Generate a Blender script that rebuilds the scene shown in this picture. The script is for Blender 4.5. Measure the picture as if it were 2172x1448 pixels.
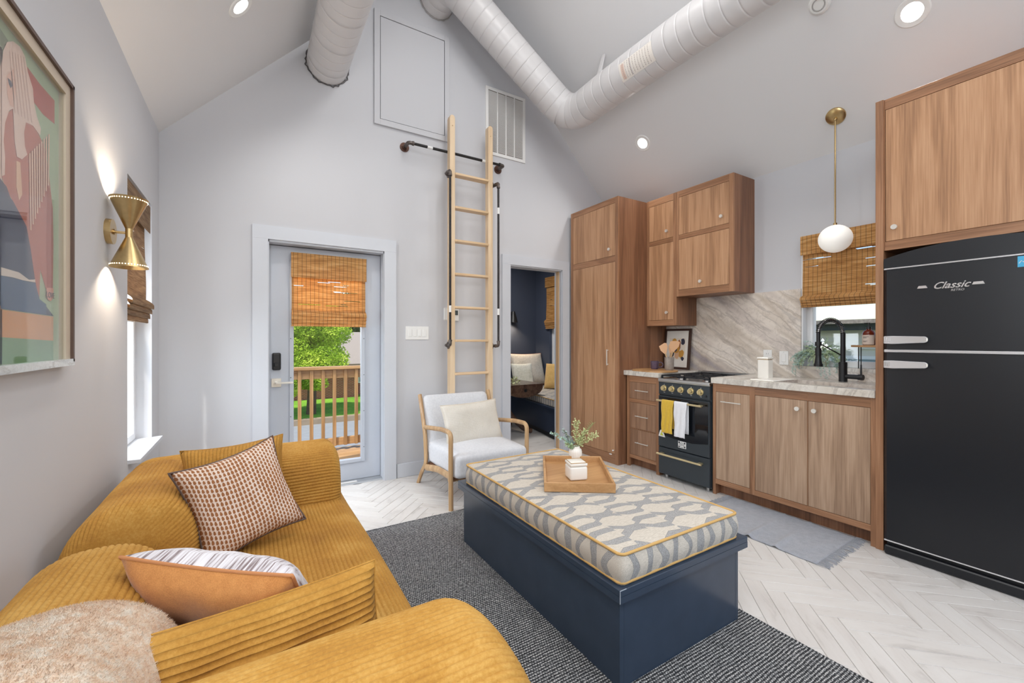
import bpy, bmesh, math, random
from mathutils import Vector, Matrix, noise
random.seed(7)
PI = math.pi
S = bpy.context.scene
C = S.collection
for o in list(bpy.data.objects): bpy.data.objects.remove(o)

# ------------------------------------------------------------------ camera, sky, lights
CAMH = 1.25
YAW = math.radians(31.4835)
cam_d = bpy.data.cameras.new('camera'); cam = bpy.data.objects.new('camera', cam_d); C.objects.link(cam)
cam.location = (0, 0, CAMH); cam.rotation_euler = (PI/2, 0, -YAW)
cam_d.sensor_width = 36.0; cam_d.lens = 899.3/2172*36.0
cam_d.shift_y = -(724-720.4)/2172
cam_d.clip_start = 0.02; cam_d.clip_end = 300
S.camera = cam
S.view_settings.view_transform = 'Standard'; S.view_settings.look = 'None'
S.view_settings.gamma = 1.0; S.view_settings.use_curve_mapping = False
S.view_settings.exposure = 0.0

W = bpy.data.worlds.new('sky'); S.world = W; W.use_nodes = True
nt = W.node_tree; nt.nodes.clear()
sky = nt.nodes.new('ShaderNodeTexSky'); sky.sky_type = 'NISHITA'; sky.sun_disc = False
sky.sun_elevation = math.radians(48); sky.sun_rotation = math.radians(195); sky.altitude = 100; sky.dust_density = .6
bg = nt.nodes.new('ShaderNodeBackground'); bg.inputs[1].default_value = 0.20
wo = nt.nodes.new('ShaderNodeOutputWorld')
nt.links.new(sky.outputs[0], bg.inputs[0]); nt.links.new(bg.outputs[0], wo.inputs[0])

def lamp(name, kind, loc, energy, color=(1, 1, 1), rot=None, aim=None, **kw):
    d = bpy.data.lights.new(name, kind); d.energy = energy; d.color = color
    for k, v in kw.items(): setattr(d, k, v)
    o = bpy.data.objects.new(name, d); C.objects.link(o); o.location = loc
    if aim is not None:
        o.rotation_euler = (Vector(aim)-Vector(loc)).to_track_quat('-Z', 'Y').to_euler()
    elif rot: o.rotation_euler = rot
    return o
lamp('sun', 'SUN', (0, 0, 20), 4.6, (1, .95, .86), aim=(6.5, 6.5, 0), angle=0.02)
# daylight of the big window behind the camera
lamp('window_daylight', 'AREA', (3.1, -1.2, 1.8), 16, (.90, .95, 1), aim=(-.5, 1.9, 1.6), shape='RECTANGLE', size=1.4, size_y=1.4)
lamp('gable_fill', 'AREA', (1.2, -1.2, 3.5), 36, (.97, .985, 1), aim=(1.9, 2.9, 3.6), shape='RECTANGLE', size=1.7, size_y=1.2)  # fill light added out of view to brighten ceiling and walls
lamp('side_fill', 'AREA', (-0.53, 0.28, 1.95), 58, (.92, .96, 1), aim=(3.0, 1.4, 1.9), shape='RECTANGLE', size=1.35, size_y=1.5)  # fill light added against the left wall, which has no window here
lamp('ridge_fill', 'AREA', (1.35, 1.4, 4.5), 46, (1, .985, .965), aim=(1.35, 1.5, 0), shape='RECTANGLE', size=.8, size_y=2.4)  # fill light added under the ridge, out of view, no fixture there
# area lights added outside entry door and left window to strengthen their daylight
lamp('door_boost', 'AREA', (.5, 4.45, 2.0), 50, (.88, .94, 1), aim=(1.0, 2.5, 0), shape='RECTANGLE', size=1.1, size_y=.6)
lamp('left_window_boost', 'AREA', (-1.25, 3.2, 1.3), 60, (.86, .93, 1), aim=(1.1, 2.3, .4), shape='RECTANGLE', size=.7, size_y=1.0)

# ------------------------------------------------------------------ helpers
def srgb(r, g, b):
    f = lambda c: (c/255/12.92) if c/255 <= .04045 else ((c/255+.055)/1.055)**2.4
    return (f(r), f(g), f(b), 1)

class N:
    def __init__(s, name):
        s.m = bpy.data.materials.new(name); s.m.use_nodes = True
        s.t = s.m.node_tree; s.t.nodes.clear()
        s.out = s.n('ShaderNodeOutputMaterial'); s.b = s.n('ShaderNodeBsdfPrincipled')
        s.l(s.b.outputs[0], s.out.inputs[0])
    def n(s, ty, **kw):
        x = s.t.nodes.new(ty)
        for k, v in kw.items(): setattr(x, k, v)
        return x
    def l(s, a, b): s.t.links.new(a, b)
    def set(s, **kw):
        for k, v in kw.items(): s.b.inputs[k.replace('_', ' ')].default_value = v
        return s
    def val(s, v):
        x = s.n('ShaderNodeValue'); x.outputs[0].default_value = v; return x.outputs[0]
    def math(s, op, a, b=None, c=None, clamp=False):
        x = s.n('ShaderNodeMath', operation=op); x.use_clamp = clamp
        for i, v in enumerate((a, b, c)):
            if v is None: continue
            if isinstance(v, (int, float)): x.inputs[i].default_value = v
            else: s.l(v, x.inputs[i])
        return x.outputs[0]
    def coord(s, kind='Object', scale=(1, 1, 1), rot=(0, 0, 0), rand=0, loc=(0, 0, 0)):
        tc = s.n('ShaderNodeTexCoord'); mp = s.n('ShaderNodeMapping')
        mp.inputs['Scale'].default_value = scale; mp.inputs['Rotation'].default_value = rot
        mp.inputs['Location'].default_value = loc
        src = tc.outputs[kind]
        if rand:
            oi = s.n('ShaderNodeObjectInfo'); mu = s.n('ShaderNodeVectorMath', operation='SCALE')
            co = s.n('ShaderNodeCombineXYZ')
            for i in range(3): s.l(oi.outputs['Random'], co.inputs[i])
            s.l(co.outputs[0], mu.inputs[0]); mu.inputs['Scale'].default_value = rand
            ad = s.n('ShaderNodeVectorMath', operation='ADD'); s.l(src, ad.inputs[0]); s.l(mu.outputs[0], ad.inputs[1])
            src = ad.outputs[0]
        s.l(src, mp.inputs[0]); return mp.outputs[0]
    def noise(s, vec, scale=5, detail=4, rough=.5, dist=0, out=0):
        x = s.n('ShaderNodeTexNoise'); x.inputs['Scale'].default_value = scale; x.inputs['Detail'].default_value = detail
        x.inputs['Roughness'].default_value = rough; x.inputs['Distortion'].default_value = dist
        if vec is not None: s.l(vec, x.inputs['Vector'])
        return x.outputs[out]
    def ramp(s, fac, stops, interp='LINEAR'):
        x = s.n('ShaderNodeValToRGB'); cr = x.color_ramp; cr.interpolation = interp
        while len(cr.elements) > 1: cr.elements.remove(cr.elements[-1])
        cr.elements[0].position = stops[0][0]; cr.elements[0].color = stops[0][1]
        for p, c in stops[1:]:
            e = cr.elements.new(p); e.color = c
        s.l(fac, x.inputs[0]); return x.outputs[0]
    def mix(s, fac, a, b, mode='MIX'):
        x = s.n('ShaderNodeMix', data_type='RGBA', blend_type=mode)
        for i, v in ((0, fac), (6, a), (7, b)):
            if isinstance(v, (int, float)): x.inputs[i].default_value = v
            elif isinstance(v, tuple): x.inputs[i].default_value = v
            else: s.l(v, x.inputs[i])
        return x.outputs[2]
    def bump(s, h, strength=.3, dist=.01):
        x = s.n('ShaderNodeBump'); x.inputs['Strength'].default_value = strength; x.inputs['Distance'].default_value = dist
        s.l(h, x.inputs['Height']); s.l(x.outputs[0], s.b.inputs['Normal']); return x
    def col(s, c): s.l(c, s.b.inputs['Base Color']); return s

def plain(name, c, rough=.5, metal=0, nscale=0, var=.06, bump=0, **kw):
    n = N(name); n.set(Roughness=rough, Metallic=metal, **kw)
    if nscale:
        v = n.coord(); f = n.noise(v, nscale, 3)
        a = tuple(x*(1-var) for x in c[:3])+(1,); b = tuple(min(1, x*(1+var)) for x in c[:3])+(1,)
        n.col(n.ramp(f, [(.3, a), (.7, b)]))
        if bump: n.bump(f, bump, .003)
    else: n.b.inputs['Base Color'].default_value = c
    return n.m

def wood(name, dark, mid, light, axis='z', scale=1.0, rough=.42, fine=1.0, coat=0):
    n = N(name); n.set(Roughness=rough); n.b.inputs['Coat Weight'].default_value = coat
    st = {'z': (6, 6, .42), 'x': (.42, 6, 6), 'y': (6, .42, 6)}[axis]
    v = n.coord('Object', tuple(a*scale for a in st), rand=13)
    big = n.noise(v, 1.6, 3, .55, .35)
    rings = n.math('SINE', n.math('MULTIPLY', big, 26))
    st2 = {'z': (55, 55, 1.3), 'x': (1.3, 55, 55), 'y': (55, 1.3, 55)}[axis]
    v2 = n.coord('Object', tuple(a*scale for a in st2), rand=7)
    fi = n.noise(v2, 3, 3, .6)
    k = n.math('ADD', n.math('MULTIPLY', rings, .075), n.math('ADD', n.math('MULTIPLY', big, .40), n.math('MULTIPLY', fi, .60*fine)))
    n.col(n.ramp(k, [(.22, dark), (.5, mid), (.80, light)]))
    n.bump(fi, .08, .001)
    return n.m

def empty(name, loc=(0, 0, 0), label=None, cat=None, group=None, kind=None, rz=0):
    o = bpy.data.objects.new(name, None); C.objects.link(o); o.location = loc; o.rotation_euler = (0, 0, rz)
    o.empty_display_size = .05
    o['_off'] = list(loc)
    return tag(o, label, cat, group, kind)
def tag(o, label=None, cat=None, group=None, kind=None):
    if label: o['label'] = label
    if cat: o['category'] = cat
    if group: o['group'] = group
    if kind: o['kind'] = kind
    return o

def rects(a0, a1, z0, z1, w, w2=None):
    w2 = w if w2 is None else w2
    return ((a0, a0+w, z0, z1), (a1-w, a1, z0, z1), (a0+w, a1-w, z0, z0+w2), (a0+w, a1-w, z1-w2, z1))
class B:
    """collects shapes; done() links them as ONE mesh object"""
    def __init__(s): s.bm = bmesh.new(); s.uv = None
    def box(s, a, b, bev=0, seg=1, M=None):
        a = Vector(a); b = Vector(b)
        lo = Vector([min(a[i], b[i]) for i in range(3)]); hi = Vector([max(a[i], b[i]) for i in range(3)])
        t = bmesh.new(); bmesh.ops.create_cube(t, size=1)
        bmesh.ops.scale(t, vec=hi-lo, verts=t.verts); bmesh.ops.translate(t, vec=(hi+lo)/2, verts=t.verts)
        if bev: bmesh.ops.bevel(t, geom=t.edges[:], offset=bev, segments=seg, affect='EDGES', profile=.5, clamp_overlap=True)
        return s.add(t, M)
    def add(s, t, M=None):
        if M: bmesh.ops.transform(t, matrix=M, verts=t.verts)
        me = bpy.data.meshes.new('t'); t.to_mesh(me); t.free(); s.bm.from_mesh(me); bpy.data.meshes.remove(me); return s
    def cyl(s, p, q, r, r2=None, n=16, cap=True):
        p = Vector(p); q = Vector(q); r2 = r if r2 is None else r2
        d = q-p; t = bmesh.new()
        bmesh.ops.create_cone(t, cap_ends=cap, segments=n, radius1=r, radius2=r2, depth=d.length)
        M = Matrix.Translation((p+q)/2) @ d.to_track_quat('Z', 'Y').to_matrix().to_4x4()
        return s.add(t, M)
    def sph(s, c, r, n=16, sc=(1, 1, 1), M=None):
        t = bmesh.new(); bmesh.ops.create_uvsphere(t, u_segments=n, v_segments=max(6, n//2), radius=r)
        bmesh.ops.scale(t, vec=sc, verts=t.verts)
        if M: bmesh.ops.transform(t, matrix=M, verts=t.verts)
        bmesh.ops.translate(t, vec=c, verts=t.verts); return s.add(t)
    def lathe(s, prof, c=(0, 0, 0), n=24, M=None):
        t = bmesh.new(); rings = []
        for r, z in prof:
            if r < 1e-6: rings.append([t.verts.new((0, 0, z))])
            else: rings.append([t.verts.new((r*math.cos(2*PI*k/n), r*math.sin(2*PI*k/n), z)) for k in range(n)])
        for a, b in zip(rings, rings[1:]):
            for k in range(n):
                k2 = (k+1) % n
                if len(a) == 1 and len(b) == 1: continue
                if len(a) == 1: t.faces.new((a[0], b[k2], b[k]))
                elif len(b) == 1: t.faces.new((a[k], a[k2], b[0]))
                else: t.faces.new((a[k], a[k2], b[k2], b[k]))
        bmesh.ops.recalc_face_normals(t, faces=t.faces)
        if M: bmesh.ops.transform(t, matrix=M, verts=t.verts)
        bmesh.ops.translate(t, vec=c, verts=t.verts); return s.add(t)
    def tube(s, pts, r, n=10, cap=True, closed=False):
        pts = [Vector(p) for p in pts]; t = bmesh.new(); rings = []
        up = None; m = len(pts)
        for i, p in enumerate(pts):
            if closed: d = (pts[(i+1) % m]-pts[i-1]).normalized()
            else: d = ((pts[i+1] if i < m-1 else pts[i])-(pts[i-1] if i else pts[i])).normalized()
            if up is None: up = d.orthogonal().normalized()
            up = (up-d*up.dot(d)).normalized(); sd = d.cross(up)
            rr = r[i] if isinstance(r, (list, tuple)) else r
            rings.append([t.verts.new(p+up*rr*math.cos(2*PI*k/n)+sd*rr*math.sin(2*PI*k/n)) for k in range(n)])
        for i in range(m if closed else m-1):
            a, b = rings[i], rings[(i+1) % m]
            for k in range(n): t.faces.new((a[k], a[(k+1) % n], b[(k+1) % n], b[k]))
        if cap and not closed:
            t.faces.new(rings[0][::-1]); t.faces.new(rings[-1])
        bmesh.ops.recalc_face_normals(t, faces=t.faces)
        return s.add(t)
    def prism(s, poly, axis, d0, d1, bev=0):
        """poly in the plane perpendicular to axis ('x': (y,z), 'y': (x,z), 'z': (x,y))"""
        t = bmesh.new()
        f = {'x': lambda p, d: (d, p[0], p[1]), 'y': lambda p, d: (p[0], d, p[1]), 'z': lambda p, d: (p[0], p[1], d)}[axis]
        a = [t.verts.new(f(p, d0)) for p in poly]; b = [t.verts.new(f(p, d1)) for p in poly]
        n = len(poly)
        for i in range(n): t.faces.new((a[i], a[(i+1) % n], b[(i+1) % n], b[i]))
        t.faces.new(a[::-1]); t.faces.new(b)
        bmesh.ops.recalc_face_normals(t, faces=t.faces)
        if bev: bmesh.ops.bevel(t, geom=t.edges[:], offset=bev, segments=1, affect='EDGES')
        return s.add(t)
    def grid(s, fn, nu, nv, uvfn=None, closeu=False):
        """fn(i/nu, j/nv) -> point ; uv layer in metres"""
        uvl = s.bm.loops.layers.uv.get('uv') or s.bm.loops.layers.uv.new('uv')
        V = [[s.bm.verts.new(fn(i/nu, j/nv)) for j in range(nv+1)] for i in range(nu+1)]
        for i in range(nu):
            for j in range(nv):
                try: f = s.bm.faces.new((V[i][j], V[i+1][j], V[i+1][j+1], V[i][j+1]))
                except ValueError: continue
                for lp, (a, b) in zip(f.loops, ((i, j), (i+1, j), (i+1, j+1), (i, j+1))):
                    lp[uvl].uv = uvfn(a/nu, b/nv) if uvfn else (a/nu, b/nv)
        return V
    def done(s, name, mat, parent=None, smooth=None, off=None, kind=None, label=None, fixn=False, loc=None):
        me = bpy.data.meshes.new(name)
        if fixn: bmesh.ops.recalc_face_normals(s.bm, faces=s.bm.faces)
        if off is None:
            off = Vector(parent['_off']) if (parent is not None and '_off' in parent) else Vector((0, 0, 0))
        if loc is not None: off = Vector(loc)
        if Vector(off).length: bmesh.ops.translate(s.bm, vec=-Vector(off), verts=s.bm.verts)
        if smooth is not None:
            for f in s.bm.faces: f.smooth = True
            for e in s.bm.edges:
                if len(e.link_faces) == 2 and e.calc_face_angle(0) > math.radians(smooth): e.smooth = False
        s.bm.to_mesh(me); s.bm.free()
        o = bpy.data.objects.new(name, me); C.objects.link(o)
        if isinstance(mat, (list, tuple)):
            for m_ in mat: me.materials.append(m_)
        else: me.materials.append(mat)
        if parent is not None:
            o.parent = parent; o['_off'] = list(off)
        else:
            o.location = off; o['_off'] = list(off)
        if kind: o['kind'] = kind
        if label: o['label'] = label
        return o

def bx(name, a, b, mat, parent=None, bev=0, **kw): return B().box(a, b, bev).done(name, mat, parent, **kw)
def dup(root, loc=None, label=None, rot=None):
    r = root.copy(); C.objects.link(r)
    if loc is not None: r.location = loc
    if rot is not None: r.rotation_euler = rot
    if label: r['label'] = label
    for ch in list(root.children):
        c = ch.copy(); C.objects.link(c); c.parent = r
        for g in ch.children:
            d = g.copy(); C.objects.link(d); d.parent = c
    return r
def basis(o, loc, ux, uy):
    ux = Vector(ux).normalized(); uy = Vector(uy); uz = ux.cross(uy).normalized(); uy = uz.cross(ux)
    M = Matrix((ux, uy, uz)).transposed().to_4x4(); M.translation = Vector(loc)
    o.matrix_world = M; o.location = loc; o.rotation_euler = M.to_euler()
    return o
def text(s, size, mat, name, parent, M, depth=.0006, shear=0, extra=0.0):
    cu = bpy.data.curves.new('t', 'FONT'); cu.body = s; cu.size = size; cu.extrude = depth; cu.align_x = 'CENTER'; cu.align_y = 'CENTER'
    cu.shear = shear; cu.offset = extra; cu.resolution_u = 3
    o = bpy.data.objects.new('t', cu); me = bpy.data.meshes.new_from_object(o)
    bpy.data.objects.remove(o); bpy.data.curves.remove(cu)
    me.transform(M); off = Vector(parent['_off']); me.transform(Matrix.Translation(-off))
    r = bpy.data.objects.new(name, me); C.objects.link(r); me.materials.clear(); me.materials.append(mat); r.parent = parent; r['_off'] = list(off)
    return r
def axes(loc, ux, uy):
    ux = Vector(ux).normalized(); uy = Vector(uy).normalized(); uz = ux.cross(uy)
    M = Matrix((ux, uy, uz)).transposed().to_4x4(); M.translation = Vector(loc); return M

# ------------------------------------------------------------------ materials
def wallmat(name, c, bump=.12):
    n = N(name); n.set(Roughness=.75); v = n.coord(); f = n.noise(v, 220, 2)
    g = n.noise(v, 1.3, 2)
    n.col(n.mix(g, tuple(x*.985 for x in c[:3])+(1,), c)); n.bump(f, bump, .0006); return n.m
M_wall = wallmat('wall_paint', srgb(201, 202, 206))
M_ceil = wallmat('ceiling_paint', srgb(222, 222, 223))
M_trim = plain('trim_paint', srgb(203, 207, 214), .38, nscale=3, var=.02)
M_door = plain('door_paint', srgb(190, 196, 206), .35, nscale=3, var=.02)
M_white = plain('white_plastic', srgb(232, 232, 230), .35)
M_vinyl = plain('white_vinyl', srgb(238, 240, 242), .3)
M_nvywall = wallmat('navy_wall_paint', srgb(68, 76, 94))
M_navy = plain('navy_cabinet_paint', srgb(50, 64, 82), .24, nscale=9, var=.06, bump=.03)
WD = (srgb(108, 74, 50), srgb(156, 112, 80), srgb(184, 140, 106))
M_wz = wood('walnut_upright', *WD, axis='z'); M_wy = wood('walnut_rail', *WD, axis='y', rough=.4)
M_wside = wood('walnut_side', srgb(90, 60, 42), srgb(134, 92, 66), srgb(164, 120, 90), axis='z', scale=.7)
M_wdoor = wood('walnut_door', srgb(132, 94, 66), srgb(178, 134, 98), srgb(206, 164, 128), axis='z', scale=.8)
M_wbase = wood('walnut_base_door_glare', srgb(134, 106, 84), srgb(172, 142, 116), srgb(198, 170, 144), axis='z', scale=1.0)  # paler copy of the door wood: window glare put into its colour
M_wx = wood('walnut_side_grain_x', *WD, axis='x')
M_pine = wood('pine', srgb(212, 184, 148), srgb(231, 208, 176), srgb(240, 222, 196), axis='z', fine=.5)
M_pinex = wood('pine_rung', srgb(210, 178, 138), srgb(230, 202, 166), srgb(240, 218, 188), axis='x', fine=.5)
M_oak = wood('oak', srgb(172, 136, 96), srgb(200, 166, 124), srgb(218, 188, 148), axis='z', fine=.4)
M_oakx = wood('oak_tray', srgb(170, 126, 80), srgb(198, 154, 106), srgb(216, 176, 130), axis='x', scale=.9, fine=.5)
M_deck = wood('deck_wood', srgb(150, 112, 72), srgb(186, 146, 100), srgb(208, 172, 126), axis='z', fine=.6)
M_deckx = wood('deck_wood_x', srgb(152, 114, 74), srgb(188, 148, 102), srgb(210, 174, 128), axis='x', fine=.6)
M_brass = plain('brushed_brass', srgb(200, 174, 126), .3, 1, nscale=60, var=.05)
M_dbrass = plain('knob_brass', srgb(224, 208, 164), .28, .75)
M_nickel = plain('brushed_nickel', srgb(228, 224, 216), .3, .55)
M_chrome = plain('chrome', srgb(236, 237, 240), .2, .7)
M_steel = plain('stainless_steel', srgb(196, 196, 196), .3, 1)
M_iron = plain('black_iron_pipe', srgb(52, 50, 50), .45, .6, nscale=70, var=.3)
M_fitting = plain('cast_fitting', srgb(104, 96, 92), .42, .8, nscale=50, var=.3)
M_flange = plain('rust_flange', srgb(92, 66, 56), .5, .6, nscale=50, var=.3)
M_black = plain('matt_black', srgb(26, 28, 31), .38)
M_castblk = plain('cast_iron_grate', srgb(34, 36, 40), .42, .2)
M_fridge = plain('fridge_black', srgb(18, 21, 27), .36, nscale=400, var=.1, bump=.05)
M_stove = plain('stove_enamel', srgb(46, 54, 60), .3)
M_ovglass = plain('oven_glass', srgb(14, 18, 24), .06, **{'Coat_Weight': .6})
M_ceramic = plain('white_ceramic', srgb(238, 234, 226), .25)
M_gold = plain('gold_rim', srgb(176, 140, 84), .35, .8)
M_duct = plain('duct_paint', srgb(214, 212, 212), .3, .0, nscale=5, var=.02)
M_ductseam = plain('duct_seam', srgb(170, 168, 166), .4)
M_linen = None
n = N('glass'); n.t.nodes.remove(n.b)
tr = n.n('ShaderNodeBsdfTransparent'); gl = n.n('ShaderNodeBsdfGlossy'); gl.inputs['Roughness'].default_value = .02
lw = n.n('ShaderNodeFresnel'); lw.inputs[0].default_value = 1.45; mx = n.n('ShaderNodeMixShader')
n.l(n.math('MULTIPLY', lw.outputs[0], .35), mx.inputs[0]); n.l(tr.outputs[0], mx.inputs[1]); n.l(gl.outputs[0], mx.inputs[2]); n.l(mx.outputs[0], n.out.inputs[0])
M_glass = n.m
def emit(name, c, s):
    n = N(name); n.b.inputs['Base Color'].default_value = c; n.b.inputs['Emission Color'].default_value = c
    n.b.inputs['Emission Strength'].default_value = s; return n.m
M_lampdisc = emit('lamp_disc', (1, .97, .92, 1), 9)
M_globe = emit('opal_globe', srgb(250, 248, 242), .30); 
M_bulb = emit('warm_bulb', (1, .86, .66, 1), 25)

def fabric(name, c1, c2, scale=400, bump=.3, rough=.9):
    n = N(name); n.set(Roughness=rough); n.b.inputs['Sheen Weight'].default_value = .3
    v = n.coord(); f = n.noise(v, scale, 3, .7); g = n.noise(v, scale*.12, 2)
    n.col(n.ramp(n.math('ADD', n.math('MULTIPLY', f, .7), n.math('MULTIPLY', g, .3)), [(.35, c1), (.65, c2)])); n.bump(f, bump, .0015); return n.m
M_linen = fabric('linen_light_grey', srgb(196, 198, 203), srgb(222, 223, 226), 500)
M_piping = plain('mustard_piping', srgb(202, 162, 98), .8)

def corduroy(name, cd, cm, cl, period=.0125, ribs='u', bumpd=.004, geo=False):
    n = N(name); n.set(Roughness=.82); n.b.inputs['Sheen Weight'].default_value = .22
    n.b.inputs['Sheen Roughness'].default_value = .4
    n.b.inputs['Sheen Tint'].default_value = srgb(240, 200, 120)
    tc = n.n('ShaderNodeTexCoord'); sep = n.n('ShaderNodeSeparateXYZ'); n.l(tc.outputs['UV'], sep.inputs[0])
    u = sep.outputs[0 if ribs == 'u' else 1]; w = sep.outputs[1 if ribs == 'u' else 0]
    ov = n.coord(); wob = n.noise(ov, 14, 2)
    nap = n.noise(ov, 130, 3, .7); cloud = n.noise(ov, 5, 3, .6)
    if not geo:
        uu = n.math('ADD', u, n.math('MULTIPLY', wob, .004))
        rib = n.math('ABSOLUTE', n.math('SINE', n.math('MULTIPLY', uu, PI/period)))
        rib = n.math('POWER', rib, .6)
        h = n.math('ADD', rib, n.math('MULTIPLY', nap, .35)); n.bump(h, .9, bumpd)
    else: n.bump(nap, .5, .0016)
    k = n.math('ADD', n.math('MULTIPLY', cloud, .6), n.math('MULTIPLY', nap, .4))
    n.col(n.ramp(k, [(.32, cd), (.5, cm), (.68, cl)])); return n.m
MUS = (srgb(146, 98, 32), srgb(174, 126, 48), srgb(196, 154, 80))
M_cordgeo = corduroy('mustard_corduroy', *MUS, geo=True)
M_cordpil = corduroy('mustard_corduroy_pillow', srgb(150, 102, 34), srgb(174, 125, 46), srgb(194, 148, 70), period=.0140)
M_ivory = corduroy('ivory_rib_knit', srgb(206, 199, 186), srgb(218, 212, 201), srgb(228, 222, 212), period=.008, bumpd=.002)

# herringbone tile: one tone per tile from object random
def tilemat():
    n = N('floor_tile'); n.set(Roughness=.45)
    oi = n.n('ShaderNodeObjectInfo'); v = n.coord('Object', (1, 5, 1), rot=(0, 0, 0), rand=30)
    tc = n.coord('Object', (2.2, 9, 2), rand=30)
    g = n.noise(tc, 1.4, 5, .62, .6); h = n.noise(v, 26, 4, .7)
    base = n.ramp(oi.outputs['Random'], [(0, srgb(206, 201, 196)), (.5, srgb(211, 207, 202)), (1, srgb(216, 213, 209))])
    stain = n.ramp(g, [(.32, srgb(168, 162, 157)), (.43, srgb(206, 201, 196)), (.6, srgb(216, 213, 209))])
    c = n.mix(.5, base, stain); c = n.mix(n.math('MULTIPLY', n.ramp(h, [(.6, (0, 0, 0, 1)), (.75, (1, 1, 1, 1))]), .15), c, srgb(150, 144, 138))
    n.col(c); n.bump(h, .06, .0008); return n.m
M_tile = tilemat()
M_grout = plain('grout', srgb(200, 197, 194), .8, nscale=80, var=.05)

def rugmat():
    n = N('woven_dark_rug'); n.set(Roughness=.9)
    v = n.coord('Object', (1, 1, 1)); sep = n.n('ShaderNodeSeparateXYZ'); n.l(v, sep.inputs[0])
    wob = n.noise(v, 8, 2)
    a = n.math('SINE', n.math('MULTIPLY', n.math('ADD', sep.outputs[1], n.math('MULTIPLY', wob, .012)), 2*PI/.0125))
    b = n.math('SINE', n.math('ADD', n.math('MULTIPLY', sep.outputs[0], 2*PI/.011), n.math('MULTIPLY', n.math('FLOOR', n.math('DIVIDE', sep.outputs[1], .0125)), PI)))
    w = n.math('MULTIPLY', n.math('ADD', n.math('MULTIPLY', a, .5), .5), n.math('ADD', n.math('MULTIPLY', b, .35), .65))
    f = n.noise(n.coord('Object', (60, 180, 60)), 1.4, 2, .6)
    k = n.math('ADD', n.math('MULTIPLY', w, .33), n.math('MULTIPLY', f, .67))
    n.col(n.ramp(k, [(.34, srgb(32, 33, 36)), (.45, srgb(92, 94, 96)), (.54, srgb(158, 159, 160)), (.66, srgb(216, 214, 210))]))
    n.bump(k, .9, .006); return n.m
M_rug = rugmat()
M_runner = fabric('runner_grey', srgb(140, 144, 152), srgb(172, 175, 182), 260, .4)

def marble(name, cols, ang=(0, 0, 0), scale=1.0):
    n = N(name); n.set(Roughness=.22)
    v = n.coord('Object', (1, 1, 1), rot=ang)
    wob = n.noise(v, 2.6*scale, 5, .62, out=1)
    ad = n.n('ShaderNodeVectorMath', operation='SCALE'); n.l(wob, ad.inputs[0]); ad.inputs['Scale'].default_value = .10/scale
    sm = n.n('ShaderNodeVectorMath', operation='ADD'); n.l(v, sm.inputs[0]); n.l(ad.outputs[0], sm.inputs[1])
    mp = n.n('ShaderNodeMapping'); mp.inputs['Scale'].default_value = (.6*scale, .38*scale, 3.7*scale); n.l(sm.outputs[0], mp.inputs[0])
    f = n.noise(mp.outputs[0], 1.05, 2.5, .5)
    base = n.ramp(f, cols)
    mp2 = n.n('ShaderNodeMapping'); mp2.inputs['Scale'].default_value = (1.0*scale, .7*scale, 4.4*scale); n.l(sm.outputs[0], mp2.inputs[0])
    q = n.noise(mp2.outputs[0], 1.7, 4, .6)
    vein = n.math('SUBTRACT', 1, n.math('MULTIPLY', n.math('ABSOLUTE', n.math('SUBTRACT', q, .5)), 26), clamp=True)
    vo = n.noise(v, 9*scale, 6, .7); crack = n.math('SUBTRACT', 1, n.math('MULTIPLY', n.math('ABSOLUTE', n.math('SUBTRACT', vo, .5)), 30), clamp=True)
    c = n.mix(n.math('MULTIPLY', vein, .38), base, srgb(134, 124, 118)); c = n.mix(n.math('MULTIPLY', crack, .2), c, srgb(128, 114, 104))
    n.col(c); return n.m
QZ = [(.28, srgb(150, 142, 146)), (.35, srgb(206, 196, 188)), (.44, srgb(226, 217, 206)), (.485, srgb(200, 188, 174)), (.52, srgb(228, 220, 210)), (.60, srgb(222, 212, 200)), (.64, srgb(186, 174, 164)), (.68, srgb(166, 158, 160)), (.74, srgb(224, 216, 206))]
M_marble = marble('diagonal_quartzite', QZ, ang=(math.radians(-36), 0, 0))
M_counter = marble('counter_quartzite', [(.3, srgb(196, 190, 180)), (.45, srgb(222, 217, 208)), (.6, srgb(208, 200, 188)), (.75, srgb(226, 222, 214))], ang=(math.radians(70), 0, 0), scale=1.1)

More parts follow.
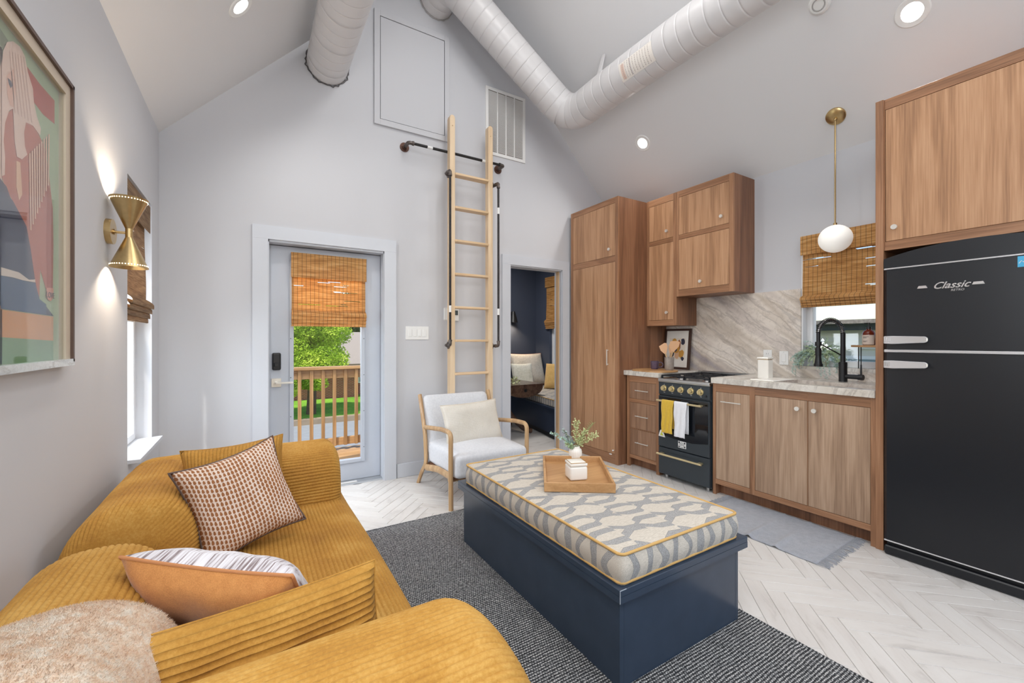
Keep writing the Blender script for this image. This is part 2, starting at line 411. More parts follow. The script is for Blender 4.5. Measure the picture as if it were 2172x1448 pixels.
def hexfabric(name, top=True):
    """cream ground with raised grey chenille bands forming long hexagons; continues down the sides"""
    n = N(name); n.set(Roughness=.92)
    tc = n.n('ShaderNodeTexCoord'); sep = n.n('ShaderNodeSeparateXYZ'); n.l(tc.outputs['Object'], sep.inputs[0])
    x, y, z = sep.outputs
    geo = n.n('ShaderNodeNewGeometry'); sn = n.n('ShaderNodeSeparateXYZ'); n.l(tc.outputs['Normal'], sn.inputs[0])
    def row(v, P, a, w, k):
        d = n.math('MULTIPLY', n.math('ABSOLUTE', n.math('SUBTRACT', n.math('FRACT', n.math('DIVIDE', v, P)), .5)), P)
        return n.math('MULTIPLY', n.math('SUBTRACT', w, n.math('ABSOLUTE', n.math('SUBTRACT', d, a))), k, clamp=True)
    t = n.math('MULTIPLY', n.math('ABSOLUTE', n.math('SUBTRACT', n.math('FRACT', n.math('DIVIDE', n.math('ADD', x, n.math('MULTIPLY', y, .16)), .247)), .5)), 2)
    tr_ = n.math('MULTIPLY', n.math('SUBTRACT', .80, t), 2.0, clamp=True)
    amp = n.math('ADD', .006, n.math('MULTIPLY', tr_, .037))
    ys = n.math('ADD', y, n.math('MULTIPLY', n.math('SUBTRACT', n.math('FRACT', n.math('DIVIDE', x, .1235)), .5), .020))
    mt = row(ys, .148, amp, .0178, 900)
    wig = n.math('ADD', .034, n.math('MULTIPLY', n.math('COSINE', n.math('MULTIPLY', n.math('SUBTRACT', z, .05), 44)), .009))
    mside = row(n.math('ADD', x, y), .15, wig, .0165, 900)
    isup = n.math('GREATER_THAN', n.math('ABSOLUTE', sn.outputs[2]), .6)
    m = n.math('ADD', n.math('MULTIPLY', mt, isup), n.math('MULTIPLY', mside, n.math('SUBTRACT', 1, isup)))
    ov = n.coord('Object', (1, 1, 1)); f = n.noise(ov, 420, 3, .7)
    thr = n.noise(n.coord('Object', (30, 260, 260)), 2.2, 2)
    cream = n.ramp(thr, [(.35, srgb(186, 178, 165)), (.65, srgb(209, 201, 189))])
    grey = n.ramp(f, [(.38, srgb(124, 123, 122)), (.62, srgb(178, 177, 175))])
    n.col(n.mix(m, cream, grey))
    h = n.math('ADD', n.math('MULTIPLY', m, 1.0), n.math('ADD', n.math('MULTIPLY', f, .25), n.math('MULTIPLY', thr, .15))); n.bump(h, .8, .004)
    return n.m
M_hex = hexfabric('cream_grey_hexagon_fabric')

def rustfab():
    n = N('rust_leaf_print'); n.set(Roughness=.9)
    tc = n.n('ShaderNodeTexCoord'); sep = n.n('ShaderNodeSeparateXYZ'); n.l(tc.outputs['UV'], sep.inputs[0])
    u, v = sep.outputs[0], sep.outputs[1]
    sx, sy = .0135, .0185
    col_ = n.math('FLOOR', n.math('DIVIDE', u, sx))
    fu = n.math('SUBTRACT', n.math('FRACT', n.math('DIVIDE', u, sx)), .5)
    vv = n.math('ADD', n.math('DIVIDE', v, sy), n.math('MULTIPLY', n.math('SINE', n.math('MULTIPLY', col_, 12.7)), 3.1))
    fv = n.math('SUBTRACT', n.math('FRACT', vv), .5)
    d = n.math('SQRT', n.math('ADD', n.math('POWER', n.math('MULTIPLY', fu, 1.3), 2), n.math('POWER', n.math('ADD', fv, n.math('MULTIPLY', n.math('ABSOLUTE', fu), .5)), 2)))
    mp = n.n('ShaderNodeMapping'); mp.inputs['Scale'].default_value = (22, 5, 1); n.l(tc.outputs['UV'], mp.inputs[0])
    z = n.noise(mp.outputs[0], 1.5, 2, .5)
    thr = n.math('ADD', .32, n.math('MULTIPLY', z, .34))
    m = n.math('MULTIPLY', n.math('SUBTRACT', thr, d), 12, clamp=True)
    ov = n.coord(); f = n.noise(ov, 300, 3)
    cr = n.ramp(f, [(.35, srgb(206, 184, 168)), (.65, srgb(224, 208, 196))])
    br = n.ramp(f, [(.35, srgb(132, 82, 46)), (.65, srgb(158, 104, 62))])
    n.col(n.mix(m, cr, br)); n.bump(n.math('ADD', n.math('MULTIPLY', m, .5), f), .5, .002); return n.m
M_rust = rustfab()
M_dkpipe = plain('dark_piping', srgb(92, 76, 70), .7)
M_orange = fabric('orange_woven', srgb(186, 122, 62), srgb(214, 150, 84), 380, .5)
M_greyweave = None
def greyw():
    n = N('grey_stripe_weave'); n.set(Roughness=.9)
    tc = n.n('ShaderNodeTexCoord'); mp = n.n('ShaderNodeMapping'); mp.inputs['Scale'].default_value = (170, 20, 1); n.l(tc.outputs['UV'], mp.inputs[0])
    f = n.noise(mp.outputs[0], 1.2, 2, .5); g = n.noise(n.coord(), 9, 2)
    k = n.math('ADD', n.math('MULTIPLY', f, .6), n.math('MULTIPLY', g, .4))
    n.col(n.ramp(k, [(.4, srgb(128, 112, 112)), (.5, srgb(206, 202, 206)), (.62, srgb(226, 225, 230))])); n.bump(f, .4, .002); return n.m
M_greyweave = greyw()
def fuzzy():
    n = N('beige_mohair'); n.set(Roughness=1.0); n.b.inputs['Sheen Weight'].default_value = .6
    v = n.coord(); f = n.noise(v, 260, 4, .8); g = n.noise(v, 26, 4, .65); h = n.noise(v, 60, 3, .8)
    k = n.math('ADD', n.math('MULTIPLY', g, .5), n.math('MULTIPLY', h, .5))
    n.col(n.ramp(k, [(.38, srgb(222, 172, 126)), (.5, srgb(240, 208, 174)), (.62, srgb(250, 236, 216))])); n.bump(n.math('ADD', f, h), .9, .006); return n.m
M_fuzz = fuzzy()

def bamboo(name, c1, c2, c3, uaxis=0):
    n = N(name); n.set(Roughness=.6)
    tc = n.n('ShaderNodeTexCoord'); sep = n.n('ShaderNodeSeparateXYZ'); n.l(tc.outputs['Object'], sep.inputs[0])
    u = sep.outputs[uaxis]; z = sep.outputs[2]
    sc = (9, 9, 220)
    f = n.noise(n.coord('Object', sc), 1, 2, .5); g = n.noise(n.coord('Object', (3, 3, 40)), 1, 2)
    base = n.ramp(n.math('ADD', n.math('MULTIPLY', f, .6), n.math('MULTIPLY', g, .4)), [(.36, c1), (.5, c2), (.64, c3)])
    th = n.math('LESS_THAN', n.math('ABSOLUTE', n.math('SUBTRACT', n.math('FRACT', n.math('DIVIDE', u, .032)), .5)), .045)
    c = n.mix(n.math('MULTIPLY', th, .75), base, srgb(78, 56, 34))
    n.col(c)
    # thin reeds let some daylight through
    tl = n.n('ShaderNodeBsdfTranslucent'); n.l(c, tl.inputs[0]); mx = n.n('ShaderNodeMixShader'); mx.inputs[0].default_value = .40
    n.l(n.b.outputs[0], mx.inputs[1]); n.l(tl.outputs[0], mx.inputs[2]); n.l(mx.outputs[0], n.out.inputs[0])
    return n.m
BC = (srgb(190, 134, 70), srgb(224, 170, 100), srgb(240, 202, 138))
M_bamx = bamboo('woven_wood_x', *BC, uaxis=0); M_bamy = bamboo('woven_wood_y', *BC, uaxis=1)
M_bamd = bamboo('woven_wood_dark', srgb(136, 106, 78), srgb(168, 136, 102), srgb(190, 160, 124), uaxis=1)

# ================================================================== ROOM SHELL
XL, XR, YB, YF = -.557, 3.84, 3.82, -1.5
ZE, ZR, XM = 2.70, 5.0, 1.645
def struct(o): o['kind'] = 'structure'; return o
# floor: grout bed + herringbone tiles
fl = B().box((XL-.15, YF-.15, -.10), (XR+.15, YB+.12, -.004)).done('floor', M_grout); struct(fl)
tw, tl_, gap = .0800, .4000, .0022
cells = []
c45 = math.cos(PI/4)
for i in range(-40, 41):
    for j in range(-10, 11):
        # herringbone in rotated frame, L = 5 W
        for k in (0, 1):
            a = i*tw + j*2*tl_*0; 
            if k == 0: u0, v0, du, dv = i*tw+j*tl_*2, i*tw, tl_, tw
            else: u0, v0, du, dv = i*tw+j*tl_*2+tl_, i*tw+tw-tl_, tw, tl_
            if k == 1: u0, v0 = i*tw+j*tl_*2-tw, i*tw
            cu, cv = u0+du/2, v0+dv/2
            wx = (cu-cv)*c45+1.4; wy = (cu+cv)*c45+1.6
            if XL-.1 < wx < XR+.1 and YF < wy < YB+.15: cells.append((wx, wy, k))
def seen(x, y):
    if x < .30 and y < 2.95: return False
    if .0 < x < 1.72 and y < 2.62: return False
    if x > 3.45: return False
    return y > .15 and (x-.0) > -.45
vis = sorted([c for c in cells if seen(c[0], c[1])], key=lambda c: c[0]**2+c[1]**2)
rest = [c for c in cells if c not in set(vis)]
near, far = vis[:290], vis[290:]
tb = B().box((-tl_/2+gap/2, -tw/2+gap/2, -.006), (tl_/2-gap/2, tw/2-gap/2, 0), .0012)
t0 = None
for (x, y, k) in near:
    if t0 is None: o = tb.done('tile', M_tile, fl, off=(0, 0, 0)); t0 = o
    else: o = t0.copy(); C.objects.link(o)
    o.parent = fl; o.location = (x, y, 0); o.rotation_euler = (0, 0, PI/4 if k == 0 else PI/4+PI/2)
q = B()
for (x, y, k) in far+rest:
    if x > XR-.02 or x < XL+.02 or y > YB-.02: pass
    q.box((-tl_/2+gap/2, -tw/2+gap/2, -.006), (tl_/2-gap/2, tw/2-gap/2, 0), M=Matrix.Translation((x, y, 0)) @ Matrix.Rotation(PI/4 if k == 0 else PI/4+PI/2, 4, 'Z'))
q.done('tile', M_tile, fl, kind='stuff')

def wall_with_holes(name, axis, t0, t1, poly_cells, mat):
    b = B()
    for (a0, a1, z0, z1) in poly_cells:
        if axis == 'x': b.box((t0, a0, z0), (t1, a1, z1))
        else: b.box((a0, t0, z0), (a1, t1, z1))
    return struct(b.done(name, mat))
# left wall, window hole Y 2.94..3.57, Z .60..2.12
wall_with_holes('wall_left', 'x', XL-.16, XL, [(YF, 2.94, 0, ZE+.02), (3.57, YB+.12, 0, ZE+.02), (2.94, 3.57, 0, .60), (2.94, 3.57, 2.12, ZE+.02)], M_wall)
# right wall with kitchen window Y .96..1.725, Z 1.04..2.06 ; next-room window Y 4.7..5.45
wall_with_holes('wall_right', 'x', XR, XR+.16, [(YF, .93, 0, ZE+.02), (1.725, YB+.12, 0, ZE+.02), (.93, 1.725, 0, 1.035), (.93, 1.725, 2.06, ZE+.02)], M_wall)
# gable wall
def gable(name, y0, y1, holes, mat, base=()):
    b = B(); xs = sorted({XL-.16, XR+.16}|{h[0] for h in holes}|{h[1] for h in holes})
    zt = lambda x: ZE+.0+(ZR-ZE)*(1-abs(x-XM)/(XR-XM)) if XL <= x <= XR else ZE
    TOP = 2.2
    for a, c in zip(xs, xs[1:]):
        hh = [h for h in holes if h[0] <= a+1e-6 and h[1] >= c-1e-6]
        if hh:
            h = hh[0]
            if h[2] > 0: b.box((a, y0, 0), (c, y1, h[2]))
            b.box((a, y0, h[3]), (c, y1, TOP))
        else: b.box((a, y0, 0), (c, y1, TOP))
    b.prism([(XL-.16, TOP), (XR+.16, TOP), (XR+.16, ZE-.1), (XM, ZR+.06), (XL-.16, ZE-.1)], 'y', y0, y1)
    return struct(b.done(name, mat))
gable('wall_back', YB, YB+.12, [(.085, 1.02, 0, 2.045), (2.30, 3.012, 0, 2.045)], M_wall)
gable('wall_front', YF-.12, YF, [(.2, 3.2, .6, 2.1)], M_wall)
# sloped ceilings
def slope(name, xa, xb):
    b = B(); n0 = .14
    b.prism([(xa, ZE), (XM, ZR), (XM, ZR+n0), (xa+(-n0 if xa < XM else n0), ZE+.0)], 'y', YF-.1, YB+.1)
    return struct(b.done(name, M_ceil))
slope('ceiling', XL-.0, XM); slope('ceiling', XR+.0, XM)

# baseboards and casings
struct(bx('baseboard_back', (1.115, YB-.016, 0), (2.20, YB, .125), M_trim, bev=.002))
struct(bx('baseboard_left', (XL, YF, 0), (XL+.016, 3.80, .125), M_trim, bev=.002))
def casing(name, x0, x1, z1, w, y, mat):
    b = B(); b.box((x0-w, y-.022, 0), (x0, y, z1-.0005)); b.box((x1, y-.022, 0), (x1+w, y, z1-.0005)); b.box((x0-w, y-.022, z1), (x1+w, y, z1+w))
    return struct(b.done(name, mat))
casing('trim_1', .105, 1.0, 2.035, .105, YB, M_trim)
casing('trim_2', 2.31, 3.0, 2.04, .1, YB, M_trim)
# entry door jamb (liner)
b = B(); b.box((.085, YB-.005, 0), (.112, YB+.2, 2.045)); b.box((.995, YB-.005, 0), (1.022, YB+.2, 2.045)); b.box((.085, YB-.005, 2.018), (1.02, YB+.2, 2.05))
b.box((.112, YB+.145, 0), (.125, YB+.17, 2.02)); b.box((.982, YB+.145, 0), (.995, YB+.17, 2.02)); b.box((.112, YB+.145, 2.006), (.995, YB+.17, 2.02))
struct(b.done('trim_3', M_trim))
b = B(); b.box((2.30, YB-.004, 0), (2.316, YB+.125, 2.045)); b.box((2.996, YB-.004, 0), (3.012, YB+.035, 2.045)); b.box((2.996, YB+.085, 0), (3.012, YB+.125, 2.045)); b.box((2.30, YB-.004, 2.028), (3.01, YB+.125, 2.045))
struct(b.done('trim_4', M_trim))

# ------------------------------------------------------------------ entry door (door_1)
DY = YB+.10   # room-side face of the slab
d1 = empty('door_1', (.12, DY, .02), kind='structure')
b = B(); GX0, GX1, GZ0, GZ1 = .262, .852, .175, 1.90
b.box((.115, DY, .02), (GX0, DY+.045, 2.012)); b.box((GX1, DY, .02), (.992, DY+.045, 2.012)); b.box((GX0, DY, .02), (GX1, DY+.045, GZ0)); b.box((GX0, DY, GZ1), (GX1, DY+.045, 2.012))
b.done('slab', M_door, d1)
b = B(); w = .028
for (xa, xb, za, zb) in rects(GX0-.004, GX1+.004, GZ0-.004, GZ1+.004, .032):
    b.box((xa, DY-.014, za), (xb, DY+.0305, zb), .003)
lf = b.done('lite_frame', M_door, d1)
b = B()
for z in (.3, .62, .94, 1.26): b.cyl((GX0+.006, DY-.0145, z), (GX0+.006, DY-.0165, z), .0035, n=8); b.cyl((GX1-.006, DY-.0145, z), (GX1-.006, DY-.0165, z), .0035, n=8)
b.cyl((.62, DY-.0145, GZ0+.006), (.62, DY-.0165, GZ0+.006), .0035, n=8)
b.done('screw_head', M_black, lf, kind='stuff')
bx('pane', (GX0+w-.005, DY+.018, GZ0+w-.005), (GX1-w+.005, DY+.022, GZ1-w+.005), M_glass, d1)
# threshold with packing label
b = B(); b.prism([(DY-.075, 0), (DY-.07, .012), (DY-.02, .018), (DY+.06, .018), (DY+.09, 0)], 'x', .112, .995)
th = b.done('threshold', plain('grey_aluminium', srgb(176, 180, 184), .4, .5), d1)
bx('label_strip', (.35, DY-.062, .0135), (.78, DY-.03, .0185), M_white, th)
# smart lock + lever
lk = B().box((.122+.012, DY-.024, 1.005), (.198, DY, 1.145), .012, 2).done('keypad_lock', M_black, d1)
B().box((.148, DY-.036, 1.03), (.184, DY-.022, 1.066), .006).done('thumb_turn', M_black, lk)
hd = B().box((.130, DY-.012, .868), (.2, DY, .938), .002).done('handle_plate', M_nickel, d1)
b = B(); b.cyl((.165, DY-.012, .903), (.165, DY-.055, .903), .012); b.box((.155, DY-.062, .895), (.285, DY-.046, .911), .004)
b.done('lever', M_nickel, hd)

# ------------------------------------------------------------------ woven-wood shades
def shade(name, label, org, along, out, width, ztop, val_h, zfold, zbot, mat, rows=4.5e-3, gaps=(), mesh_c=None):
    """org: start corner of the head, along: unit vec of width, out: unit vec into the room"""
    org = Vector(org); al = Vector(along); ou = Vector(out)
    root = empty(name, (org.x, org.y, ztop), label, 'window shade', None)
    def P(u, d, z): p = org+al*u+ou*d; return (p.x, p.y, z)
    def slat(b, u0, u1, d, z, h, th=.0022):
        p, q_ = P(u0, d, z-h/2), P(u1, d+th, z+h/2); b.box(p, q_)
    b = B()
    z = ztop
    while z > ztop-val_h:
        slat(b, 0, width, .042, z-rows/2, rows*.93); z -= rows
    b.box(P(0, .002, ztop-.004), P(width, .042, ztop)); 
    b.done('valance', mat, root, kind='stuff')
    bx('headrail', P(.005, .004, ztop-.045), P(width-.005, .036, ztop-.004), M_vinyl, root)
    b = B(); z = ztop-.03; i = 0
    rnd = random.Random(5)
    while z > zfold:
        d = .018+.004*math.sin(z*9)
        segs = [(0, width)]
        if rnd.random() < .06 or any(abs(z-g) < rows*.7 for g in gaps):
            g0 = rnd.random()*width*.7; g1 = min(width, g0+rnd.uniform(.06, .35)*width)
            segs = [(0, g0), (g1, width)]
        for s0, s1 in segs:
            if s1-s0 > .005: slat(b, s0+.006, s1-.006 if s1 == width else s1, d, z-rows/2, rows*.96)
        z -= rows; i += 1
    b.done('woven_panel', mat, root, kind='stuff')
    # folded stack at the bottom: layered loops
    b = B(); nf = 4; H = zfold-zbot
    for k in range(nf):
        zt = zfold+.012-k*H*.2; zb = zt-H*(.42 if k < nf-1 else .40)
        zb = max(zb, zbot); d0 = .058-k*.011
        z = zt
        while z > zb:
            t = (zt-z)/(zt-zb+1e-6); d = d0*math.sin(min(1, t*1.4)*PI/2)*.9+.010
            slat(b, .004, width-.004, d, z-rows/2, rows*.98); z -= rows
        b.tube([P(.002, d0*.9+.006, zb+.002), P(width-.002, d0*.9+.006, zb+.002)], .0045, 6)
    b.done('fold_stack', mat, root, kind='stuff')
    for uu in (width-.012, .012): B().tube([P(uu, .012, ztop-.05), P(uu, .012, zbot+.05)], .0012, 5).done('lift_cord', M_vinyl, root)
    return root
shade('roman_blind', 'amber woven bamboo shade half lowered over the glass of the entry door', (.268, DY-.012, 0), (1, 0, 0), (0, -1, 0), .592, 1.962, .2, 1.49, 1.352, M_bamx, gaps=(1.735, 1.66, 1.655, 1.545, 1.54, 1.5))

# ------------------------------------------------------------------ left window
w1 = empty('window_1', (XL-.08, 2.94, .6), kind='structure')
b = B(); Y0, Y1, Z0, Z1 = 2.94, 3.57, .618, 2.12; XW = XL-.085
for (ya, yb, za, zb) in rects(Y0, Y1, Z0, Z1, .045)+((Y0+.045, Y1-.045, 1.36, 1.40),):
    b.box((XW-.05, ya, za), (XW+.005, yb, zb), .003)
b.done('frame', M_vinyl, w1)
bx('pane', (XW-.028, Y0+.04, Z0+.04), (XW-.024, Y1-.04, Z1-.04), M_glass, w1)
bx('sill', (XL-.085, 2.945, .596), (XL+.052, 3.60, .618), M_trim, w1, bev=.002)
shade('roman_blind', 'dark brown woven bamboo shade in the narrow left window beside the brass sconce', (XL-.045, 3.53, 0), (0, -1, 0), (1, 0, 0), .58, 2.10, .17, 1.50, 1.345, M_bamd)

# ------------------------------------------------------------------ kitchen window
w2 = empty('window_2', (XR+.08, .93, 1.03), kind='structure')
b = B(); Y0, Y1, Z0, Z1 = .93, 1.725, 1.035, 2.06; XW = XR+.075
for (ya, yb, za, zb) in rects(Y0, Y1, Z0, Z1, .05)+((1.21, 1.25, Z0+.05, Z1-.05),):
    b.box((XW, ya, za), (XW+.06, yb, zb), .003)
b.done('frame', M_vinyl, w2)
bx('pane', (XW+.03, Y0+.045, Z0+.045), (XW+.034, Y1-.045, Z1-.045), M_glass, w2)
bx('sill', (XR-.012, Y0, 1.012), (XW+.002, Y1, 1.036), M_counter, w2)
b = B(); b.box((XR, 1.715, 1.036), (XW, 1.7249, 2.06)); b.box((XR, .931, 2.05), (XW, 1.725, 2.0599)); b.done('reveal', M_vinyl, w2)
shade('roman_blind', 'golden woven bamboo shade half lowered over the kitchen sink window', (XR-.004, 1.712, 0), (0, -1, 0), (-1, 0, 0), .76, 2.085, .15, 1.60, 1.50, M_bamy, gaps=(1.925, 1.93, 1.9, 1.79, 1.66, 1.65))

# ------------------------------------------------------------------ roof light cans, smoke alarm
kR = (ZR-ZE)/(XR-XM); kL = (ZR-ZE)/(XM-XL)
def can(x, y, side, label, e=34):
    z = ZR-kR*(x-XM) if side == 'R' else ZR-kL*(XM-x)
    nrm = Vector((-kR, 0, -1)).normalized() if side == 'R' else Vector((kL, 0, -1)).normalized()
    root = empty('recessed_light', (x, y, z), label, 'ceiling light', 'recessed ceiling lights'); root['group'] = 'recessed ceiling lights'
    M = Vector(nrm).to_track_quat('Z', 'Y').to_matrix().to_4x4()
    B().lathe([(.052, -.002), (.052, .004), (.078, .006), (.084, .001), (.084, -.002)], c=(x, y, z), M=M, n=32).done('trim_ring', M_white, root, smooth=40)
    B().lathe([(0, .002), (.052, .002), (.052, -.001), (0, -.001)], c=(x, y, z), M=M, n=32).done('diffuser', M_lampdisc, root)
    p = Vector((x, y, z))+nrm*.03
    lamp('recessed_lamp', 'SPOT', p, e, (1, .975, .94), aim=p+nrm*.6+Vector((0, 0, -.5)), spot_size=math.radians(150), spot_blend=.9, shadow_soft_size=.06)
can(3.341, 2.945, 'R', 'small bright recessed downlight on the right slope above the tall pantry')
can(3.358, .91, 'R', 'large bright recessed downlight in the top right corner of the ceiling')
can(-.06, 2.973, 'L', 'recessed downlight on the left ceiling slope cut by the top edge')
for (x, y, s) in ((3.35, -.75, 'R'), (-.06, .9, 'L'), (-.06, -.6, 'L')):
    z = ZR-kR*(x-XM) if s == 'R' else ZR-kL*(XM-x)
    lamp('recessed_lamp', 'SPOT', (x+(-.04 if s == 'R' else .04), y, z-.04), 30, (1, .975, .94), aim=(x, y, 0), spot_size=math.radians(150), spot_blend=.9, shadow_soft_size=.06)
x, y = 3.14, 1.30; z = ZR-kR*(x-XM); nr = Vector((-kR, 0, -1)).normalized(); Mq = nr.to_track_quat('Z', 'Y').to_matrix().to_4x4()
sm = empty('smoke_alarm', (x, y, z), 'white round smoke alarm on the ceiling at the top edge', 'smoke alarm')
B().lathe([(0, 0), (.062, 0), (.062, .018), (.05, .032), (0, .036)], c=(x, y, z), M=Mq, n=28).done('body', M_white, sm, smooth=40)
B().lathe([(.03, .034), (.034, .037), (.038, .034)], c=(x, y, z), M=Mq, n=24).done('vent_ring', M_ductseam, sm)

# ------------------------------------------------------------------ ducts
def smoothpath(pts, rad, step=.02):
    """polyline with filleted corners, evenly sampled"""
    pts = [Vector(p) for p in pts]; out = [pts[0]]
    for i in range(1, len(pts)-1):
        a, p, c = pts[i-1], pts[i], pts[i+1]
        u = (a-p).normalized(); v = (c-p).normalized(); r = min(rad, (a-p).length*.49, (c-p).length*.49)
        for k in range(13):
            t = k/12; s0 = p+u*r; s1 = p+v*r; out.append(s0*(1-t)**2+p*2*t*(1-t)+s1*t*t)
    out.append(pts[-1])
    res = [out[0]]; acc = 0
    for a, c in zip(out, out[1:]):
        L = (c-a).length; d = step-acc
        while d <= L: res.append(a+(c-a)*(d/L)); d += step
        acc = (acc+L) % step
    res.append(out[-1]); return res
def duct(name, label, pts, r, rad, seglen, elbow_len=.1):
    root = empty(name, pts[0], label, 'duct')
    path = smoothpath(pts, rad, .012); per = max(2, int(seglen/.012))
    i = 0; k = 0
    while i < len(path)-1:
        j = min(len(path)-1, i+per)
        seg = path[i:j+1]
        if len(seg) < 2: break
        rr = [r]*len(seg)
        b = B(); pp = [seg[0], seg[0].lerp(seg[1], .3)]+seg[1:-1]+[seg[-1].lerp(seg[-2], .3), seg[-1]]
        rr = [r-.0035, r]+[r]*(len(seg)-2)+[r, r-.0035]
        b.tube(pp, rr, 40, cap=False)
        if k % 3 == 1:
            b.tube([seg[1], seg[1].lerp(seg[2], .4)] if len(seg) > 2 else seg, r+.003, 40, cap=False)
        b.done('duct_section', M_duct, root, smooth=50); i = j; k += 1
    return root
DR = .158
d1_ = duct('air_duct', 'fat white spiral duct coming straight out of the gable wall at upper left', [(.533, YB, 3.535), (.533, YF+.02, 3.535)], DR, .2, .11)
# ragged hole edge where the duct meets the wall
b = B(); 
pts = []
for k in range(48):
    a = 2*PI*k/48; rr = DR+.006+.006*math.sin(k*2.7)+.004*math.sin(k*7.3); pts.append((.533+rr*math.cos(a), YB-.006-.004*math.sin(k*3.3), 3.535+rr*math.sin(a)))
b.tube(pts, .006, 6, closed=True); b.done('cut_edge', plain('foil_edge', srgb(96, 94, 94), .5, .4), d1_)
d2_ = duct('air_duct', 'white duct elbowing down along the gable then turning towards the camera', [(1.49, YB, 4.46), (1.50, 3.52, 4.46), (2.72, 3.33, 3.47), (2.70, 2.7, 3.48), (2.70, YF+.02, 3.48)], DR, .24, .11)
b = B(); pts = []
for k in range(40):
    a = 2*PI*k/40; rr = DR+.005+.004*math.sin(k*2.7); pts.append((1.49+rr*math.cos(a), YB-.006, 4.46+rr*math.sin(a)))
b.tube(pts, .005, 6, closed=True); b.done('cut_edge', M_ductseam, d2_)
# specification sticker on the duct
b = B(); ang = lambda t: math.radians(178+t*52)
def dl(u, v, e=.0016): 
    a = ang(v); return (2.70+(DR+e)*math.cos(a), 2.16+u*.33, 3.48+(DR+e)*math.sin(a))
b.grid(lambda u, v: dl(u, v), 2, 10); st = b.done('specification_sticker', plain('sticker_white', srgb(236, 230, 222), .5), d2_)
b = B(); rnd = random.Random(3)
for row in range(11):
    u = .1+row*.078
    v = .06
    while v < .9:
        L = rnd.uniform(.02, .09)
        if row == 7: L = .05
        a0, a1 = v, min(.94, v+L); b.grid(lambda s, t: dl(u+s*(.011 if row != 7 else .028), a0+(a1-a0)*t, .0024), 1, 2); v += L+.03
b.done('print_lines', plain('sticker_print', srgb(158, 144, 138), .6), st)
b = B(); b.grid(lambda u, v: dl(.84+u*.1, .1+v*.8, .002), 1, 8); b.done('print_panel', plain('sticker_tint', srgb(222, 196, 182), .6), st)
# hanger straps
def strap(y, label):
    b = B(); zt = ZR-kR*(2.70+.05-XM)
    b.prism([(2.66, 3.635), (2.69, 3.637), (2.742, zt+.004), (2.732, zt+.012)], 'y', y, y+.03); o = b.done('duct_strap', M_duct, loc=(2.7, y, 3.64)); tag(o, label, 'strap')
strap(2.85, 'short pale metal strap holding the bent duct to the ceiling')

# ------------------------------------------------------------------ hatch, grille, switches, thermostat
h = empty('ceiling_hatch', (1.27, YB, 3.15), 'tall pale grey loft hatch door with frame, high on the gable wall', 'hatch'); h.name = 'loft_hatch'
hx0, hx1, hz0, hz1 = .912, 1.622, 3.152, 4.163
b = B(); w = .05
for (a, c) in (((hx0, hz0), (hx0+w, hz1)), ((hx1-w, hz0), (hx1, hz1)), ((hx0+w, hz0), (hx1-w, hz0+w)), ((hx0+w, hz1-w), (hx1-w, hz1))):
    b.box((a[0], YB-.022, a[1]), (c[0], YB, c[1]), .0015)
b.done('frame', M_wall, h)
bx('panel', (hx0+w+.005, YB-.018, hz0+w+.005), (hx1-w-.005, YB-.001, hz1-w-.005), M_wall, h, bev=.001)
bx('gap_liner', (hx0+w, YB-.003, hz0+w), (hx1-w, YB-.0005, hz1-w), M_black, h)
g = empty('return_grille', (2.26, YB, 3.14), 'white louvred return air grille high on the wall right of the ladder top', 'air grille')
gx0, gx1, gz0, gz1 = 2.02, 2.50, 3.145, 3.835
b = B()
for (xa, xb, za, zb) in rects(gx0, gx1, gz0, gz1, .032): b.box((xa, YB-.012, za), (xb, YB, zb), .001)
b.done('frame', M_white, g)
for k in (1, 2, 3):
    xx = gx0+.035+(gx1-gx0-.07)*k/4; bx('mullion', (xx-.006, YB-.0115, gz0+.03), (xx+.006, YB-.001, gz1-.03), M_white, g)
b = B(); z = gz0+.045
while z < gz1-.04:
    b.box((-.207, -.0055, -.0008), (.207, .0055, .0008), M=Matrix.Translation(((gx0+gx1)/2, YB-.0075, z)) @ Matrix.Rotation(math.radians(-30), 4, 'X')); z += .0125
b.done('louvre', M_white, g, kind='stuff')
bx('shaded_filter_back', (gx0+.03, YB-.002, gz0+.03), (gx1-.03, YB-.0003, gz1-.03), plain('filter_shadow', srgb(110, 96, 92), .9, nscale=30, var=.5), g)  # dark backing sheet: shade behind the louvres put into its colour

def plate(name, label, x0, x1, z0, z1, nsw, cat='switch'):
    r = empty(name, ((x0+x1)/2, YB, z0), label, cat)
    bx('cover_plate', (x0, YB-.006, z0), (x1, YB, z1), M_white, r, bev=.002)
    wS = (x1-x0)/nsw
    for k in range(nsw):
        cx = x0+.018+(x1-x0-.036)*(k+.5)/nsw
        bx('rocker', (cx-.016, YB-.010, z0+.028), (cx+.016, YB-.005, z1-.028), M_white, r, bev=.0015)
    return r
plate('light_switch', 'white four gang rocker switch plate between entry door and ladder', 1.196, 1.416, 1.252, 1.374, 4)
t = empty('thermostat', (1.69, YB, 1.43), 'white thermostat with dark screen behind the ladder left rail', 'thermostat')
bx('body', (1.655, YB-.022, 1.432), (1.722, YB, 1.552), M_white, t, bev=.006)
bx('screen', (1.668, YB-.0235, 1.49), (1.708, YB-.021, 1.535), plain('lcd', srgb(58, 66, 66), .2), t)
t = empty('wall_sensor', (1.59, YB, 1.43), 'blank white rounded wall plate just left of the ladder', 'wall plate')
bx('body', (1.567, YB-.016, 1.438), (1.612, YB, 1.556), M_white, t, bev=.006)
bx('back_plate', (1.571, YB-.003, 1.434), (1.608, YB, 1.56), M_white, t)

